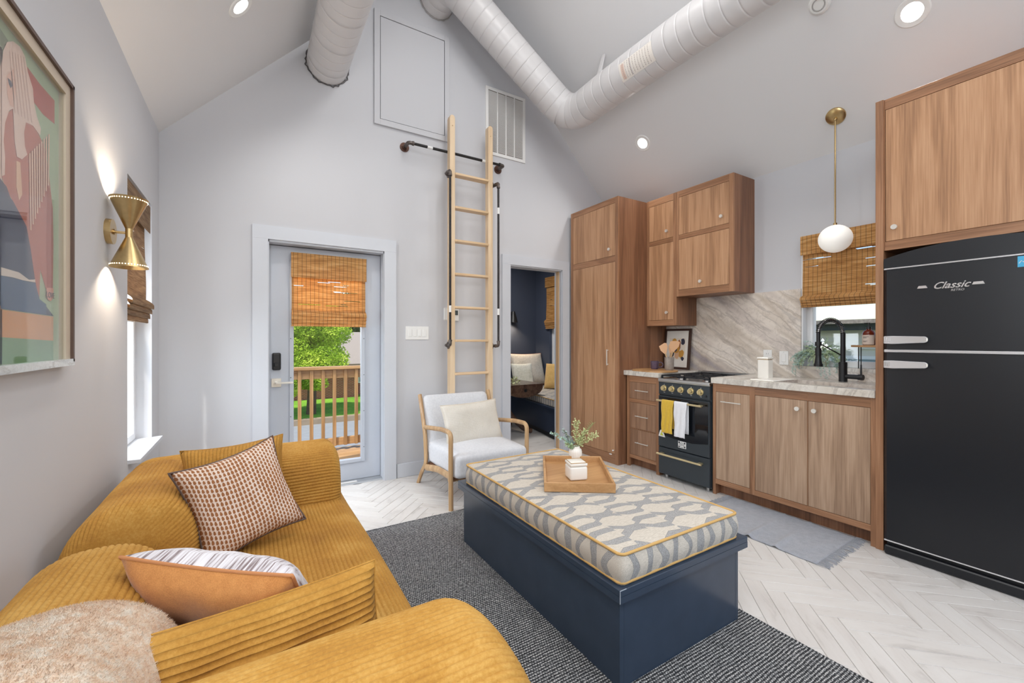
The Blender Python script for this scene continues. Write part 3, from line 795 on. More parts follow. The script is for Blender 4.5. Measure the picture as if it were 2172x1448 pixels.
# ------------------------------------------------------------------ ladder and rail
LX0, LX1, LY = 1.553, 2.003, 3.66
ld = empty('library_ladder', (1.78, LY, 0), 'tall pale pine ladder hooked on a black pipe rail against the gable wall', 'ladder')
for xx in (LX0, LX1-.05):
    prof = [(xx, 0.0), (xx+.05, 0.0), (xx+.05, 3.30), (xx+.044, 3.322), (xx+.025, 3.332), (xx+.006, 3.322), (xx, 3.30)]
    B().prism(prof, 'y', LY-.03, LY+.03).done('stile', M_pine, ld)
for k in range(11):
    z = 2.80-k*.3095
    if z < .1: break
    bx('rung', (LX0+.049, LY-.045, z-.022), (LX1-.049, LY+.035, z), M_pinex, ld, bev=.004)
b = B()
for xx in (LX0+.025, LX1-.025):
    b.cyl((xx, LY-.0305, 3.23), (xx, LY-.033, 3.23), .005, n=10)
b.done('bolt_head', M_oak, ld, kind='stuff')
def handrail(xside, sgn, ztop, zbot, label):
    r = empty('grab_rail', (xside, LY, zbot), label, 'hand rail', None)
    xo = xside+sgn*.026; yo = LY-.095
    b = B(); b.cyl((xo, yo, zbot+.02), (xo, yo, ztop-.02), .0105); b.done('pipe', M_iron, r, smooth=40)
    for z in (ztop, zbot):
        s_ = 1 if z == ztop else -1
        b = B(); b.tube(smoothpath([(xo, LY+.0, z), (xo, yo, z), (xo, yo, z-s_*.05)], .03, .006), .0145, 12)
        b.tube([(xo, yo, z-s_*.035), (xo, yo, z-s_*.05)], .0175, 12); b.tube([(xo, LY-.03, z), (xo, LY-.045, z)], .0175, 12)
        b.done('elbow', M_fitting, r, smooth=40)
        b = B(); b.cyl((xside, LY, z), (xside+sgn*.008, LY, z), .034, n=24); b.cyl((xside+sgn*.008, LY, z), (xside+sgn*.02, LY, z), .018)
        b.cyl((xo, LY+.01, z), (xside, LY+.0, z), .014); b.done('flange', M_fitting, r, smooth=40)
    for z in ((ztop-.27, zbot+.33) if sgn > 0 else (zbot+.33,)):
        B().cyl((xo, yo, z-.03), (xo, yo, z+.03), .0112).done('size_sticker', M_white, r)
handrail(LX0, -1, 2.785, 1.20, 'vertical black pipe grab rail in front of the ladder left rail')
handrail(LX1, 1, 2.765, 1.19, 'vertical black pipe grab rail on the right side of the ladder')
rr = empty('ladder_rail', (1.18, YB, 3.0), 'horizontal black pipe rail with round flanges carrying the pine ladder', 'pipe rail')
RY = 3.70
b = B(); b.cyl((1.21, RY, 3.007), (2.145, RY, 3.007), .0125); b.done('pipe', M_iron, rr, smooth=40)
for xx, s_ in ((1.185, 1), (2.165, -1)):
    b = B(); b.tube(smoothpath([(xx, YB-.01, 3.007), (xx, RY, 3.007), (xx+s_*.05, RY, 3.007)], .03, .006), .0165, 12); b.tube([(xx+s_*.035, RY, 3.007), (xx+s_*.05, RY, 3.007)], .02, 12)
    b.done('elbow', M_fitting, rr, smooth=40)
    b = B(); b.cyl((xx, YB, 3.007), (xx, YB-.009, 3.007), .042, n=28); b.cyl((xx, YB-.009, 3.007), (xx, YB-.022, 3.007), .024)
    for a in range(4): b.cyl((xx+.031*math.cos(a*PI/2+.5), YB-.009, 3.007+.031*math.sin(a*PI/2+.5)), (xx+.031*math.cos(a*PI/2+.5), YB-.012, 3.007+.031*math.sin(a*PI/2+.5)), .005, n=8)
    b.done('flange', M_flange, rr, smooth=40)
for xx in (1.36, 1.92): B().cyl((xx, RY, 3.007), (xx+.05, RY, 3.007), .0132).done('size_sticker', M_white, rr)

# ================================================================== KITCHEN
def cabinet(name, label, x0, y0, y1, z0, z1, ops, dmat=M_wdoor, fmat=(M_wz, M_wy), side=M_wside, xb=XR, sw=.02, foot=None, cat='cabinet'):
    """front faces -X at x0. ops: (ya, yb, za, zb, kind, hw) ; hw list of ('knob',y,z) / ('pull',y0,y1,z) / ('bar',y,z0,z1)"""
    r = empty(name, ((x0+xb)/2, (y0+y1)/2, z0), label, cat)
    b = B(); fz = z0 if foot is None else foot
    b.box((x0+.02, y0, z0 if foot is None else fz), (xb, y0+sw, z1)); b.box((x0+.02, y1-sw, z0 if foot is None else fz), (xb, y1, z1))
    b.box((x0+.02, y0+sw, z1-.018), (xb, y1-sw, z1)); b.box((x0+.02, y0+sw, fz), (xb, y1-sw, fz+.018)); b.box((xb-.008, y0+sw, fz+.018), (xb, y1-sw, z1-.018))
    if foot is not None: b.box((x0+.07, y0, z0), (x0+.088, y1, fz)); b.box((x0+.02, y0, z0), (x0+.07, y0+sw, fz)); b.box((x0+.02, y1-sw, z0), (x0+.07, y1, fz)); b.box((x0+.088, y0, z0), (xb, y0+sw, fz)); b.box((x0+.088, y1-sw, z0), (xb, y1, fz))
    b.done('carcass', side, r)
    ys = sorted({y0, y1}|{o[0] for o in ops}|{o[1] for o in ops})
    fz2 = z0 if foot is None else foot
    for a, c in zip(ys, ys[1:]):
        cols = sorted([o for o in ops if o[0] <= a+1e-6 and o[1] >= c-1e-6], key=lambda o: o[2])
        if c-a < 1e-4: continue
        if not cols:
            full = foot is None or a <= y0+1e-6 or c >= y1-1e-6
            bx('stile', (x0, a, z0 if full else fz2), (x0+.02, c, z1), fmat[0], r, bev=.0006)
        else:
            z = fz2
            for o in cols+[None]:
                zt = o[2] if o else z1
                if zt-z > 1e-4: bx('rail', (x0, a, z), (x0+.02, c, zt), fmat[1], r, bev=.0006)
                if o: z = o[3]
    for o in ops:
        g_ = .0022; dn = o[4]
        ya, yb = o[0]+g_, o[1]-g_
        d = bx(dn, (x0+.001, ya, o[2]+g_), (x0+.02, yb, o[3]-g_), dmat, r, bev=.001)
        for hwd in o[5]:
            if hwd[0] == 'knob':
                _, ky, kz = hwd; b = B(); b.cyl((x0+.002, ky, kz), (x0-.016, ky, kz), .005, n=12); b.cyl((x0-.014, ky, kz), (x0-.027, ky, kz), .0145, n=20); b.done('knob', M_nickel, d, smooth=40)
            elif hwd[0] == 'pull':
                _, ka, kb, kz = hwd; b = B(); b.box((x0-.024, ka, kz-.004), (x0-.016, kb, kz+.004), .0015)
                for yy in (ka+.02, kb-.02): b.cyl((x0+.002, yy, kz), (x0-.018, yy, kz), .004, n=10)
                b.done('handle', M_nickel, d)
            elif hwd[0] == 'bar':
                _, ky, za, zb = hwd; b = B(); b.box((x0-.024, ky-.005, za), (x0-.016, ky+.005, zb), .0015)
                for zz in (za+.01, zb-.01): b.cyl((x0+.002, ky, zz), (x0-.018, ky, zz), .0045, n=10)
                b.done('handle', M_nickel, d)
    return r
pn = cabinet('pantry_cabinet', 'tall walnut pantry cupboard beside the dark blue room doorway', 3.10, 3.045, 3.775, 0, 2.682,
        [(3.085, 3.737, 2.097, 2.626, 'door', [('knob', 3.153, 2.168)]), (3.085, 3.737, .10, 2.036, 'door', [('bar', 3.181, .99, 1.152)])])
b = B(); b.sph((3.085, 3.10, .14), .008, 10); b.cyl((3.10, 3.10, .14), (3.085, 3.10, .14), .004, n=8); b.sph((3.083, 3.13, .098), .009, 10, sc=(1, 2.2, .7)); b.done('child_latch', M_white, pn)
cabinet('narrow_wall_cabinet', 'narrow tall walnut wall cabinet between pantry and wide wall cabinet', 3.515, 2.682, 3.043, 1.392, 2.685,
        [(2.717, 3.014, 2.258, 2.62, 'door', [('knob', 2.783, 2.328)]), (2.717, 3.014, 1.447, 2.216, 'door', [('knob', 2.783, 1.52)])])
cabinet('wide_wall_cabinet', 'wide walnut wall cabinet hung above the black range', 3.515, 2.106, 2.68, 1.668, 2.685,
        [(2.146, 2.656, 2.26, 2.627, 'door', [('knob', 2.209, 2.332)]), (2.146, 2.656, 1.731, 2.218, 'door', [('knob', 2.413, 1.787)])])
DB = (srgb(92, 60, 42), srgb(134, 96, 70), srgb(164, 126, 98))
M_drawer = wood('walnut_drawer', srgb(108, 78, 58), srgb(148, 113, 88), srgb(174, 140, 112), axis='z')
cabinet('drawer_cabinet', 'walnut base unit with three drawers left of the black range', 3.20, 2.624, 3.02, 0, .90,
        [(2.66, 2.984, .672, .838, 'drawer', [('pull', 2.74, 2.9, .757)]), (2.66, 2.984, .382, .636, 'drawer', [('pull', 2.74, 2.9, .508)]), (2.66, 2.984, .118, .376, 'drawer', [('pull', 2.74, 2.9, .25)])],
        dmat=M_drawer, foot=.085)
sk = cabinet('sink_cabinet', 'wide walnut base cabinet under the kitchen sink with twin doors', 3.20, 1.031, 2.092, 0, .90,
        [(1.792, 2.067, .127, .834, 'pull_out_door', [('pull', 1.85, 2.014, .758)]), (1.402, 1.753, .127, .838, 'door', [('knob', 1.458, .778)]), (1.058, 1.399, .127, .838, 'door', [('knob', 1.355, .777)])],
        dmat=M_wbase, foot=.088)
# fridge surround
fp = empty('fridge_surround_panel', (3.5, 1.012, 0), 'tall narrow walnut side panel left of the black refrigerator', 'panel')
bx('panel', (3.20, .995, 0), (XR, 1.03, 2.672), M_wside, fp)
bx('edge_strip', (3.188, .993, 0), (3.20, 1.0305, 2.672), M_wz, fp, bev=.001)
fp2 = empty('fridge_surround_panel', (3.5, .19, 0), 'walnut side panel at the far right end beyond the refrigerator', 'panel')
bx('panel', (3.20, .175, 0), (XR, .21, 2.672), M_wside, fp2); bx('edge_strip', (3.188, .173, 0), (3.20, .212, 2.672), M_wz, fp2)
cabinet('fridge_wall_cabinet', 'large walnut cupboard above the black refrigerator', 3.20, .211, .994, 1.778, 2.672,
        [(.235, .992-.003, 1.83, 2.612, 'door', [('knob', .942, 1.906)])], dmat=M_wdoor)

# worktops
def slab(name, label, y0, y1, hole=None):
    b = B(); x0, x1 = 3.175, XR-.012
    if hole:
        hx0_, hx1_, hy0, hy1 = hole
        b.box((x0, y0, .90), (hx0_, y1, .945), .002); b.box((hx1_, y0, .90), (x1, y1, .945)); b.box((hx0_, y0, .90), (hx1_, hy0, .945)); b.box((hx0_, hy1, .90), (hx1_, y1, .945))
    else: b.box((x0, y0, .90), (x1, y1, .945), .002)
    o = b.done(name, M_counter, loc=((x0+x1)/2, (y0+y1)/2, .9)); tag(o, label, 'worktop')
slab('worktop', 'short pale veined stone worktop left of the range', 2.616, 3.043)
slab('worktop', 'long pale veined stone worktop around the kitchen sink', 1.031, 2.094, hole=(3.27, 3.55, 1.06, 1.62))
# backsplash
b = B(); b.box((XR-.012, 1.725, .90), (XR, 2.68, 1.668)); b.box((XR-.012, 2.68, .90), (XR, 3.045, 1.392)); b.box((XR-.012, 1.031, .90), (XR, 1.725, 1.012))
o = b.done('backsplash', M_marble, loc=(XR, 2, .9)); tag(o, 'tan and grey diagonal veined stone backsplash behind range and sink', 'backsplash')
# sink
sk_ = empty('kitchen_sink', (3.41, 1.34, .72), 'white undermount kitchen sink set in the stone worktop', 'sink')
b = B(); b.box((3.262, 1.052, .72), (3.558, 1.628, .73)); b.box((3.262, 1.052, .73), (3.272, 1.628, .899)); b.box((3.548, 1.052, .73), (3.558, 1.628, .899)); b.box((3.272, 1.052, .73), (3.548, 1.062, .899)); b.box((3.272, 1.618, .73), (3.548, 1.628, .899))
b.done('basin', M_ceramic, sk_)
B().lathe([(0, .731), (.035, .731), (.04, .734), (.03, .735), (0, .733)], c=(3.43, 1.34, 0), n=20).done('drain', M_steel, sk_)
for k, (yy, zz) in enumerate(((1.60, .952),)):
    o = empty('drying_tray', (3.33, 1.66, .945), 'flat white stone drying board beside the sink', 'board'); bx('board', (3.20, 1.62, .945), (3.50, 1.79, .954), M_ceramic, o, bev=.004); bx('rim', (3.205, 1.622, .953), (3.212, 1.788, .957), M_ceramic, o)
# faucet
FX, FY = 3.67, 1.375
f_ = empty('kitchen_faucet', (FX, FY, .945), 'matt black spring neck faucet behind the kitchen sink', 'faucet')
b = B(); b.cyl((FX, FY, .945), (FX, FY, 1.085), .026, n=24); b.cyl((FX, FY, 1.085), (FX, FY, 1.088), .024, n=24); b.done('body', M_black, f_, smooth=40)
b = B(); b.cyl((FX, FY, 1.085), (FX, FY, 1.30), .0155, n=20); b.done('riser', M_black, f_, smooth=40)
arc = []
for k in range(25):
    a = PI*k/24; arc.append((FX-.005-.075*(1-math.cos(a))*.9, FY+.055*(1-math.cos(a))*.9, 1.30+.095*math.sin(a)))
b = B(); 
hp = []
for i in range(24*14+1):
    t = i/(24*14); k = t*24; k0 = min(23, int(k)); p = Vector(arc[k0]).lerp(Vector(arc[k0+1]), k-k0)
    d = (Vector(arc[k0+1])-Vector(arc[k0])).normalized(); s1 = d.cross(Vector((0.6, .8, 0))).normalized(); s2 = d.cross(s1); a = t*2*PI*26
    hp.append(p+s1*.0145*math.cos(a)+s2*.0145*math.sin(a))
b.tube(hp, .0026, 5); b.done('spring', M_black, f_, smooth=60)
B().tube(arc, .0085, 10).done('hose', M_steel, f_, smooth=60)
ex, ey = arc[-1][0], arc[-1][1]
b = B(); b.cyl((ex, ey, 1.31), (ex, ey, 1.19), .0125, n=18); b.cyl((ex, ey, 1.19), (ex, ey, 1.135), .02, n=20); b.cyl((ex, ey, 1.135), (ex, ey, 1.075), .017, .024, n=20); b.cyl((ex, ey, 1.075), (ex, ey, 1.055), .028, n=20); b.done('spray_head', M_black, f_, smooth=40)
b = B(); b.tube([(FX, FY, 1.13), (ex+.02, ey-.015, 1.215)], .0045, 8); b.cyl((ex, ey, 1.205), (ex, ey, 1.235), .021, n=20); b.done('dock_arm', M_black, f_, smooth=40)
b = B(); b.cyl((FX, FY, .985), (FX-.01, FY-.095, .985), .0165, n=18); b.cyl((FX-.01, FY-.095, .985), (FX-.012, FY-.125, .985), .0195, n=18); b.tube([(FX-.012, FY-.112, .99), (FX-.012, FY-.112, 1.075)], [.007, .005], 8); b.done('lever', M_black, f_, smooth=40)

# canister, board, mug, crock with spatulas, framed print
cn = empty('canister', (3.43, 1.79, .945), 'tall square white canister on the worktop below the outlets', 'canister')
bx('body', (3.385, 1.755, .945), (3.465, 1.838, 1.098), M_ceramic, cn, bev=.008); bx('lid', (3.384, 1.754, 1.1), (3.466, 1.839, 1.114), M_ceramic, cn, bev=.003); bx('lid_rim', (3.387, 1.757, 1.0975), (3.463, 1.836, 1.1005), M_gold, cn)
cb = empty('chopping_board', (3.33, 2.83, .945), 'round edged pale wooden board lying under the mug and crock', 'board')
poly = [(3.34+.165*abs(math.cos(a))**.6*math.copysign(1, math.cos(a)), 2.795+.2*abs(math.sin(a))**.6*math.copysign(1, math.sin(a))) for a in [2*PI*k/40 for k in range(40)]]
B().prism(poly, 'z', .945, .96).done('board', M_oakx, cb); 
B().cyl((3.23, 2.96, .9595), (3.23, 2.96, .9605), .012, n=16).done('hang_hole', M_wside, cb)
M_mug = plain('purple_glaze', srgb(92, 78, 98), .3, nscale=60, var=.25)
mg = empty('mug', (3.40, 2.845, .96), 'dusky purple ceramic mug on the wooden board', 'mug')
B().lathe([(0, 0), (.03, 0), (.039, .012), (.04, .07), (.041, .08), (.037, .08), (.036, .012), (0, .008)], c=(3.40, 2.845, .96), n=28).done('cup', M_mug, mg, smooth=50)
B().tube(smoothpath([(3.417, 2.810, 1.025), (3.43, 2.785, 1.03), (3.436, 2.770, 1.005), (3.43, 2.782, .982), (3.418, 2.808, .98)], .015, .004), .0055, 8).done('handle', M_mug, mg, smooth=60)
M_crock = plain('grey_glaze', srgb(150, 140, 132), .25, nscale=40, var=.15)
kx, ky = 3.39, 2.665
ck = empty('utensil_crock', (kx, ky, .96), 'grey brown glazed crock holding wooden spatulas', 'crock')
B().lathe([(0, 0), (.034, 0), (.041, .012), (.043, .06), (.044, .125), (.040, .125), (.038, .02), (0, .012)], c=(kx, ky, .96), n=28).done('pot', M_crock, ck, smooth=50)
def spatula(dy, dx, hgt, wd, label, turn=0):
    r = empty('spatula', (kx, ky, .975), label, 'utensil', 'spatulas in the grey crock')
    top = Vector((kx+dx, ky+dy, .97+hgt)); bot = Vector((kx-dx*.1, ky-dy*.15, .975)); d = (top-bot).normalized(); sd = Vector((.5, -.86, 0)).normalized(); sd = (sd-d*sd.dot(d)).normalized(); nn = d.cross(sd)
    Mx = Matrix((sd, nn, d)).transposed().to_4x4(); Mx.translation = bot; L = (top-bot).length
    b = B(); b.box((-.006, -.0035, 0), (.006, .0035, L*.62), M=Mx); b.done('shaft', M_oak, r)
    b = B(); t = bmesh.new(); pr_ = [(-.007, L*.58), (.007, L*.58), (wd*.5, L*.82), (wd*.5, L*.97), (wd*.25, L), (-wd*.5, L*.93), (-wd*.45, L*.75)]
    a = [t.verts.new((p[0], -.0025, p[1])) for p in pr_]; c = [t.verts.new((p[0], .0025, p[1])) for p in pr_]
    for i in range(len(pr_)): t.faces.new((a[i], a[(i+1) % len(pr_)], c[(i+1) % len(pr_)], c[i]))
    t.faces.new(a[::-1]); t.faces.new(c); bmesh.ops.recalc_face_normals(t, faces=t.faces); b.add(t, Mx); b.done('blade', plain('beech', srgb(214, 168, 128), .5), r)
spatula(.055, -.03, .245, .075, 'broad wooden spatula leaning left out of the grey crock')
spatula(-.07, .0, .275, .085, 'broad wooden spatula leaning right out of the grey crock')
spatula(-.012, .02, .25, .05, 'slim wooden spatula standing upright in the grey crock')
# framed print
pf = empty('framed_print', (3.79, 2.88, .945), 'dark framed abstract print leaning on the backsplash behind the crock', 'picture')
y0, y1, z0, z1 = 2.722, 3.035, .946, 1.365
def lean(x, y, z): return (x+(z-.945)*.10, y, z)
MS = Matrix.Shear('YZ', 4, (0, 0)); ML = Matrix(((1, 0, .10, -.0945), (0, 1, 0, 0), (0, 0, 1, 0), (0, 0, 0, 1)))
XF = 3.755
b = B()
for (ya, yb, za, zb) in rects(y0, y1, z0, z1, .022): b.box((XF, ya, za), (XF+.022, yb, zb), M=ML)
b.done('frame', plain('dark_walnut_frame', srgb(62, 40, 30), .45, nscale=30), pf)
B().box((XF+.008, y0+.02, z0+.02), (XF+.014, y1-.02, z1-.02), M=ML).done('mat_board', M_ceramic, pf)
b2 = [('ochre', srgb(204, 150, 62)), ('navy', srgb(40, 44, 66)), ('peach', srgb(222, 178, 140)), ('cream', srgb(226, 216, 200)), ('rust', srgb(166, 96, 48))]
rnd = random.Random(11); pm = [plain('print_'+n_, c_, .7) for n_, c_ in b2]
for k, (ya, yb, za, zb, mi) in enumerate([(.06, .255, .10, .32, 3), (.09, .15, .24, .32, 0), (.16, .2, .2, .31, 4), (.2, .25, .25, .32, 1), (.07, .13, .12, .2, 1), (.13, .19, .1, .2, 2), (.18, .245, .12, .2, 0), (.1, .2, .16, .25, 0), (.21, .25, .09, .13, 1), (.12, .16, .18, .24, 1), (.06, .1, .2, .26, 4)]):
    yy = lambda t: y1-t
    b = B(); cx, cz = (ya+yb)/2, (za+zb)/2
    if k == 0: pts = [(yy(ya), z0+za), (yy(yb), z0+za), (yy(yb), z0+zb), (yy(ya), z0+zb)]
    else: pts = [(yy(cx+(yb-ya)/2*math.cos(a)*rnd.uniform(.8, 1.15)), z0+cz+(zb-za)/2*math.sin(a)*rnd.uniform(.8, 1.15)) for a in [2*PI*i/10 for i in range(10)]]
    t = bmesh.new(); xx = XF+.0078-k*.0002
    vs = [t.verts.new((xx, p[0], p[1])) for p in pts]; t.faces.new(vs); b.add(t, ML); b.done('print_shape', pm[mi], pf)
B().box((XF+.004, y0+.02, z0+.02), (XF+.0045, y1-.02, z1-.02), M=ML).done('glazing', M_glass, pf)

# outlets on the backsplash
def outlet(name, label, yc, zc, kind):
    r = empty(name, (XR-.012, yc, zc-.057), label, 'outlet' if kind == 'o' else 'switch')
    bx('cover_plate', (XR-.018, yc-.036, zc-.058), (XR-.012, yc+.036, zc+.058), M_white, r, bev=.002)
    if kind == 'o':
        for dz in (.024, -.024): 
            f = bx('socket', (XR-.021, yc-.017, zc+dz-.016), (XR-.0175, yc+.017, zc+dz+.016), M_white, r, bev=.003)
            b = B(); b.box((XR-.0214, yc-.008, zc+dz-.006), (XR-.0209, yc-.006, zc+dz+.007)); b.box((XR-.0214, yc+.006, zc+dz-.006), (XR-.0209, yc+.008, zc+dz+.007)); b.done('slot', M_black, f)
    else: bx('rocker', (XR-.022, yc-.017, zc-.034), (XR-.0175, yc+.017, zc+.034), M_white, r, bev=.002)
    b = B(); b.cyl((XR-.0182, yc, zc+.048), (XR-.0195, yc, zc+.048), .003, n=8); b.cyl((XR-.0182, yc, zc-.048), (XR-.0195, yc, zc-.048), .003, n=8); b.done('screw', M_steel, r)
outlet('wall_outlet', 'white wall outlet on the backsplash behind the square canister', 1.985, 1.105, 'o')
outlet('wall_switch', 'white single rocker switch plate on the backsplash right of the canister', 1.853, 1.097, 's')

# window sill: plant, shelf riser, soap, dish
M_leaf = plain('sage_leaf', srgb(176, 196, 158), .6, nscale=40, var=.25); M_leaf2 = plain('blue_green_leaf', srgb(168, 194, 184), .6, nscale=40, var=.2)
M_cream_leaf = plain('cream_green_leaf', srgb(196, 204, 150), .6, nscale=60, var=.2)
pt = empty('trailing_plant', (3.80, 1.60, 1.036), 'pale green trailing plant in a cream pot on the kitchen window sill', 'potted plant')
B().lathe([(0, 0), (.036, 0), (.047, .02), (.053, .095), (.049, .095), (.044, .02), (0, .01)], c=(3.872, 1.60, 1.036), n=24).done('pot', plain('cream_pot', srgb(226, 226, 200), .4), pt, smooth=50)
def strands(b, cx, cy, cz, nst, rnd, droop, lmin, lmax, wide=.0035, leaf=.011):
    for k in range(nst):
        a = rnd.uniform(0, 2*PI); L = rnd.uniform(lmin, lmax); p = Vector((cx+.03*math.cos(a), cy+.03*math.sin(a), cz)); v = Vector((math.cos(a)*.55-.35, math.sin(a)*.8, rnd.uniform(.5, 1.2))).normalized()
        steps = int(L/.012); pts = [p.copy()]
        for s_ in range(steps):
            v = (v+Vector((0, 0, -droop*.11))+Vector([rnd.uniform(-.15, .15) for _ in range(3)])).normalized(); p = p+v*.012
            if p.x > 3.905: p.x = 3.905
            if p.x > 3.815 and p.z < 1.046: p.z = 1.046
            if p.z < 1.0 and p.x > 3.81: p.x = 3.81
            pts.append(p.copy())
        b.tube(pts, .0011, 3, cap=False)
        for q_ in pts[1:]:
            for s2 in (1, -1):
                d = Vector([rnd.uniform(-1, 1) for _ in range(3)]).normalized(); e = d.orthogonal().normalized()*wide
                t0_ = q_; t1 = q_+d*leaf
                vs = [b.bm.verts.new(t0_), b.bm.verts.new((t0_+t1)/2+e), b.bm.verts.new(t1), b.bm.verts.new((t0_+t1)/2-e)]; b.bm.faces.new(vs)
rnd = random.Random(21)
b = B(); strands(b, 3.872, 1.60, 1.13, 90, rnd, 1.5, .07, .19, .0045, .015); b.done('leaf_cluster', M_leaf, pt, kind='stuff')
b = B(); strands(b, 3.85, 1.62, 1.125, 46, rnd, 1.9, .1, .28, .0045, .015); b.done('leaf_cluster', M_leaf2, pt, kind='stuff')
rs = empty('sill_shelf', (3.845, 1.2, 1.036), 'small wooden shelf riser on metal legs on the kitchen window sill', 'shelf')
bx('shelf_board', (3.775, 1.035, 1.196), (3.905, 1.365, 1.211), M_oakx, rs, bev=.002)
for (xx, yy) in ((3.85, 1.345), (3.895, 1.345), (3.85, 1.05), (3.895, 1.05)): B().cyl((xx, yy, 1.036), (xx, yy, 1.196), .0035, n=8).done('leg', M_iron, rs)
sb = empty('soap_bottle', (3.84, 1.28, 1.211), 'amber pump bottle with cream label on the sill shelf', 'bottle')
n = N('amber_glass'); n.set(Roughness=.12); n.b.inputs['Base Color'].default_value = srgb(120, 46, 26); n.b.inputs['Transmission Weight'].default_value = .25
B().lathe([(0, 0), (.034, 0), (.038, .005), (.038, .085), (.03, .103), (.014, .112), (.014, .12), (0, .12)], c=(3.84, 1.28, 1.211), n=28).done('bottle', n.m, sb, smooth=50)
b = B(); b.grid(lambda u, v: (3.84+.0386*math.cos(PI*(.62+u*.76)), 1.28+.0386*math.sin(PI*(.62+u*.76)), 1.215+v*.07), 12, 1); lb = b.done('label', plain('label_paper', srgb(222, 208, 196), .7), sb)
b = B()
for k, (w_, zz) in enumerate(((.3, .055), (.2, .048), (.24, .025), (.18, .02))): b.grid(lambda u, v: (3.84+.0389*math.cos(PI*(.8+u*w_)), 1.28+.0389*math.sin(PI*(.8+u*w_)), 1.215+zz+v*(.0035 if k < 2 else .002)), 4, 1)
b.done('label_print', M_black, lb)
b = B(); b.cyl((3.84, 1.28, 1.329), (3.84, 1.28, 1.345), .016, n=18); b.cyl((3.84, 1.28, 1.345), (3.84, 1.28, 1.366), .006, n=10); b.cyl((3.84, 1.28, 1.366), (3.84, 1.28, 1.374), .01, n=12); b.tube([(3.84, 1.28, 1.37), (3.825, 1.305, 1.37)], .0045, 8); b.done('pump', M_black, sb, smooth=40)
ds = empty('soap_dish', (3.85, 1.17, 1.036), 'shallow white dish on the sill under the shelf riser', 'dish')
B().lathe([(0, .002), (.03, 0), (.05, .012), (.048, .014), (.03, .005), (0, .006)], c=(3.855, 1.19, 1.036), n=28, M=Matrix.Scale(.8, 4, (1, 0, 0))).done('bowl', M_ceramic, ds, smooth=50)
B().lathe([(.0485, .0125), (.0495, .0145), (.051, .0125)], c=(3.855, 1.19, 1.036), n=28, M=Matrix.Scale(.8, 4, (1, 0, 0))).done('rim', M_ceramic, ds)

# pendant
px_, py_ = 3.655, 1.413; pz_ = ZR-kR*(px_-XM)
pd = empty('pendant_light', (px_, py_, pz_), 'white glass globe pendant on a brass rod above the sink', 'pendant light')
Mc = nr.to_track_quat('Z', 'Y').to_matrix().to_4x4()
B().lathe([(0, 0), (.062, 0), (.062, .012), (.05, .02), (.015, .024), (0, .024)], c=(px_, py_, pz_), n=32, M=Mc).done('canopy', M_brass, pd, smooth=40)
b = B(); b.cyl((px_-.012, py_, pz_-.02), (px_-.012, py_, 2.09), .0055, n=12); b.sph((px_-.012, py_, pz_-.03), .012, 12); b.cyl((px_-.012, py_, 2.105), (px_-.012, py_, 2.08), .012, n=16); b.done('rod', M_brass, pd, smooth=40)
B().sph((px_-.012, py_, 1.99), .104, 40, sc=(1, 1, .96)).done('globe', M_globe, pd, smooth=60)

# ------------------------------------------------------------------ range
SX = 3.17; SY0, SY1 = 2.101, 2.612
st = empty('gas_range', (3.5, 2.356, 0), 'slim black gas range with brass knobs between the walnut base cabinets', 'range')
bx('body', (SX+.03, SY0, .03), (XR-.02, SY1, .885), M_stove, st)
b = B(); b.box((SX, SY0, .868), (XR-.02, SY1, .893), .003); b.box((SX-.004, SY0, .875), (SX+.02, SY1, .9), .004); b.done('cooktop', M_steel, st)
bx('control_panel', (SX+.004, SY0+.002, .757), (SX+.03, SY1-.002, .868), M_stove, st, bev=.002)
for k, yy in enumerate((2.547, 2.462, 2.37, 2.272, 2.182)):
    kn = empty  # readable knob assembly
    b = B(); b.cyl((SX+.004, yy, .815), (SX-.006, yy, .815), .027, n=28); b.cyl((SX-.006, yy, .815), (SX-.028, yy, .815), .020, .018, n=28); kb = b.done('knob', M_dbrass, st, smooth=40)
    bx('grip', (SX-.038, yy-.0045, .797), (SX-.026, yy+.0045, .833), M_dbrass, kb, bev=.002)
    b = B(); b.cyl((SX+.0042, yy, .848), (SX+.003, yy, .848), .003, n=8); b.box((SX+.003, yy-.008, .776), (SX+.0042, yy+.008, .779)); b.done('dial_mark', M_white, st)
B().cyl((SX+.004, 2.135, .785), (SX-.002, 2.135, .785), .009, n=16).done('ignition_button', M_black, st)
dr = bx('oven_door', (SX, SY0+.002, .285), (SX+.03, SY1-.002, .744), M_stove, st, bev=.003)
B().prism([(SY0+.012, .735), (SY1-.012, .735), (SY1-.012, .40), (2.45, .378), (2.26, .372), (SY0+.012, .395)], 'x', SX-.002, SX+.002).done('oven_glass', M_ovglass, dr)
def barh(z, nm, par):
    b = B(); b.cyl((SX-.045, SY0+.045, z), (SX-.045, SY1-.02, z), .009, n=16)
    for yy in (SY0+.075, SY1-.05): b.box((SX-.045, yy-.018, z-.006), (SX+.002, yy+.018, z+.006), .002)
    b.done(nm, M_dbrass, par, smooth=40)
barh(.705, 'door_handle', dr)
bd = bx('bottom_drawer', (SX+.003, SY0+.002, .04), (SX+.03, SY1-.002, .278), M_stove, st, bev=.003)
barh(.226, 'drawer_handle', bd)
for (xx, yy) in ((SX+.06, SY0+.05), (SX+.06, SY1-.05), (XR-.1, SY0+.05), (XR-.1, SY1-.05)): B().cyl((xx, yy, 0), (xx, yy, .035), .016, n=12).done('foot', M_steel, st)
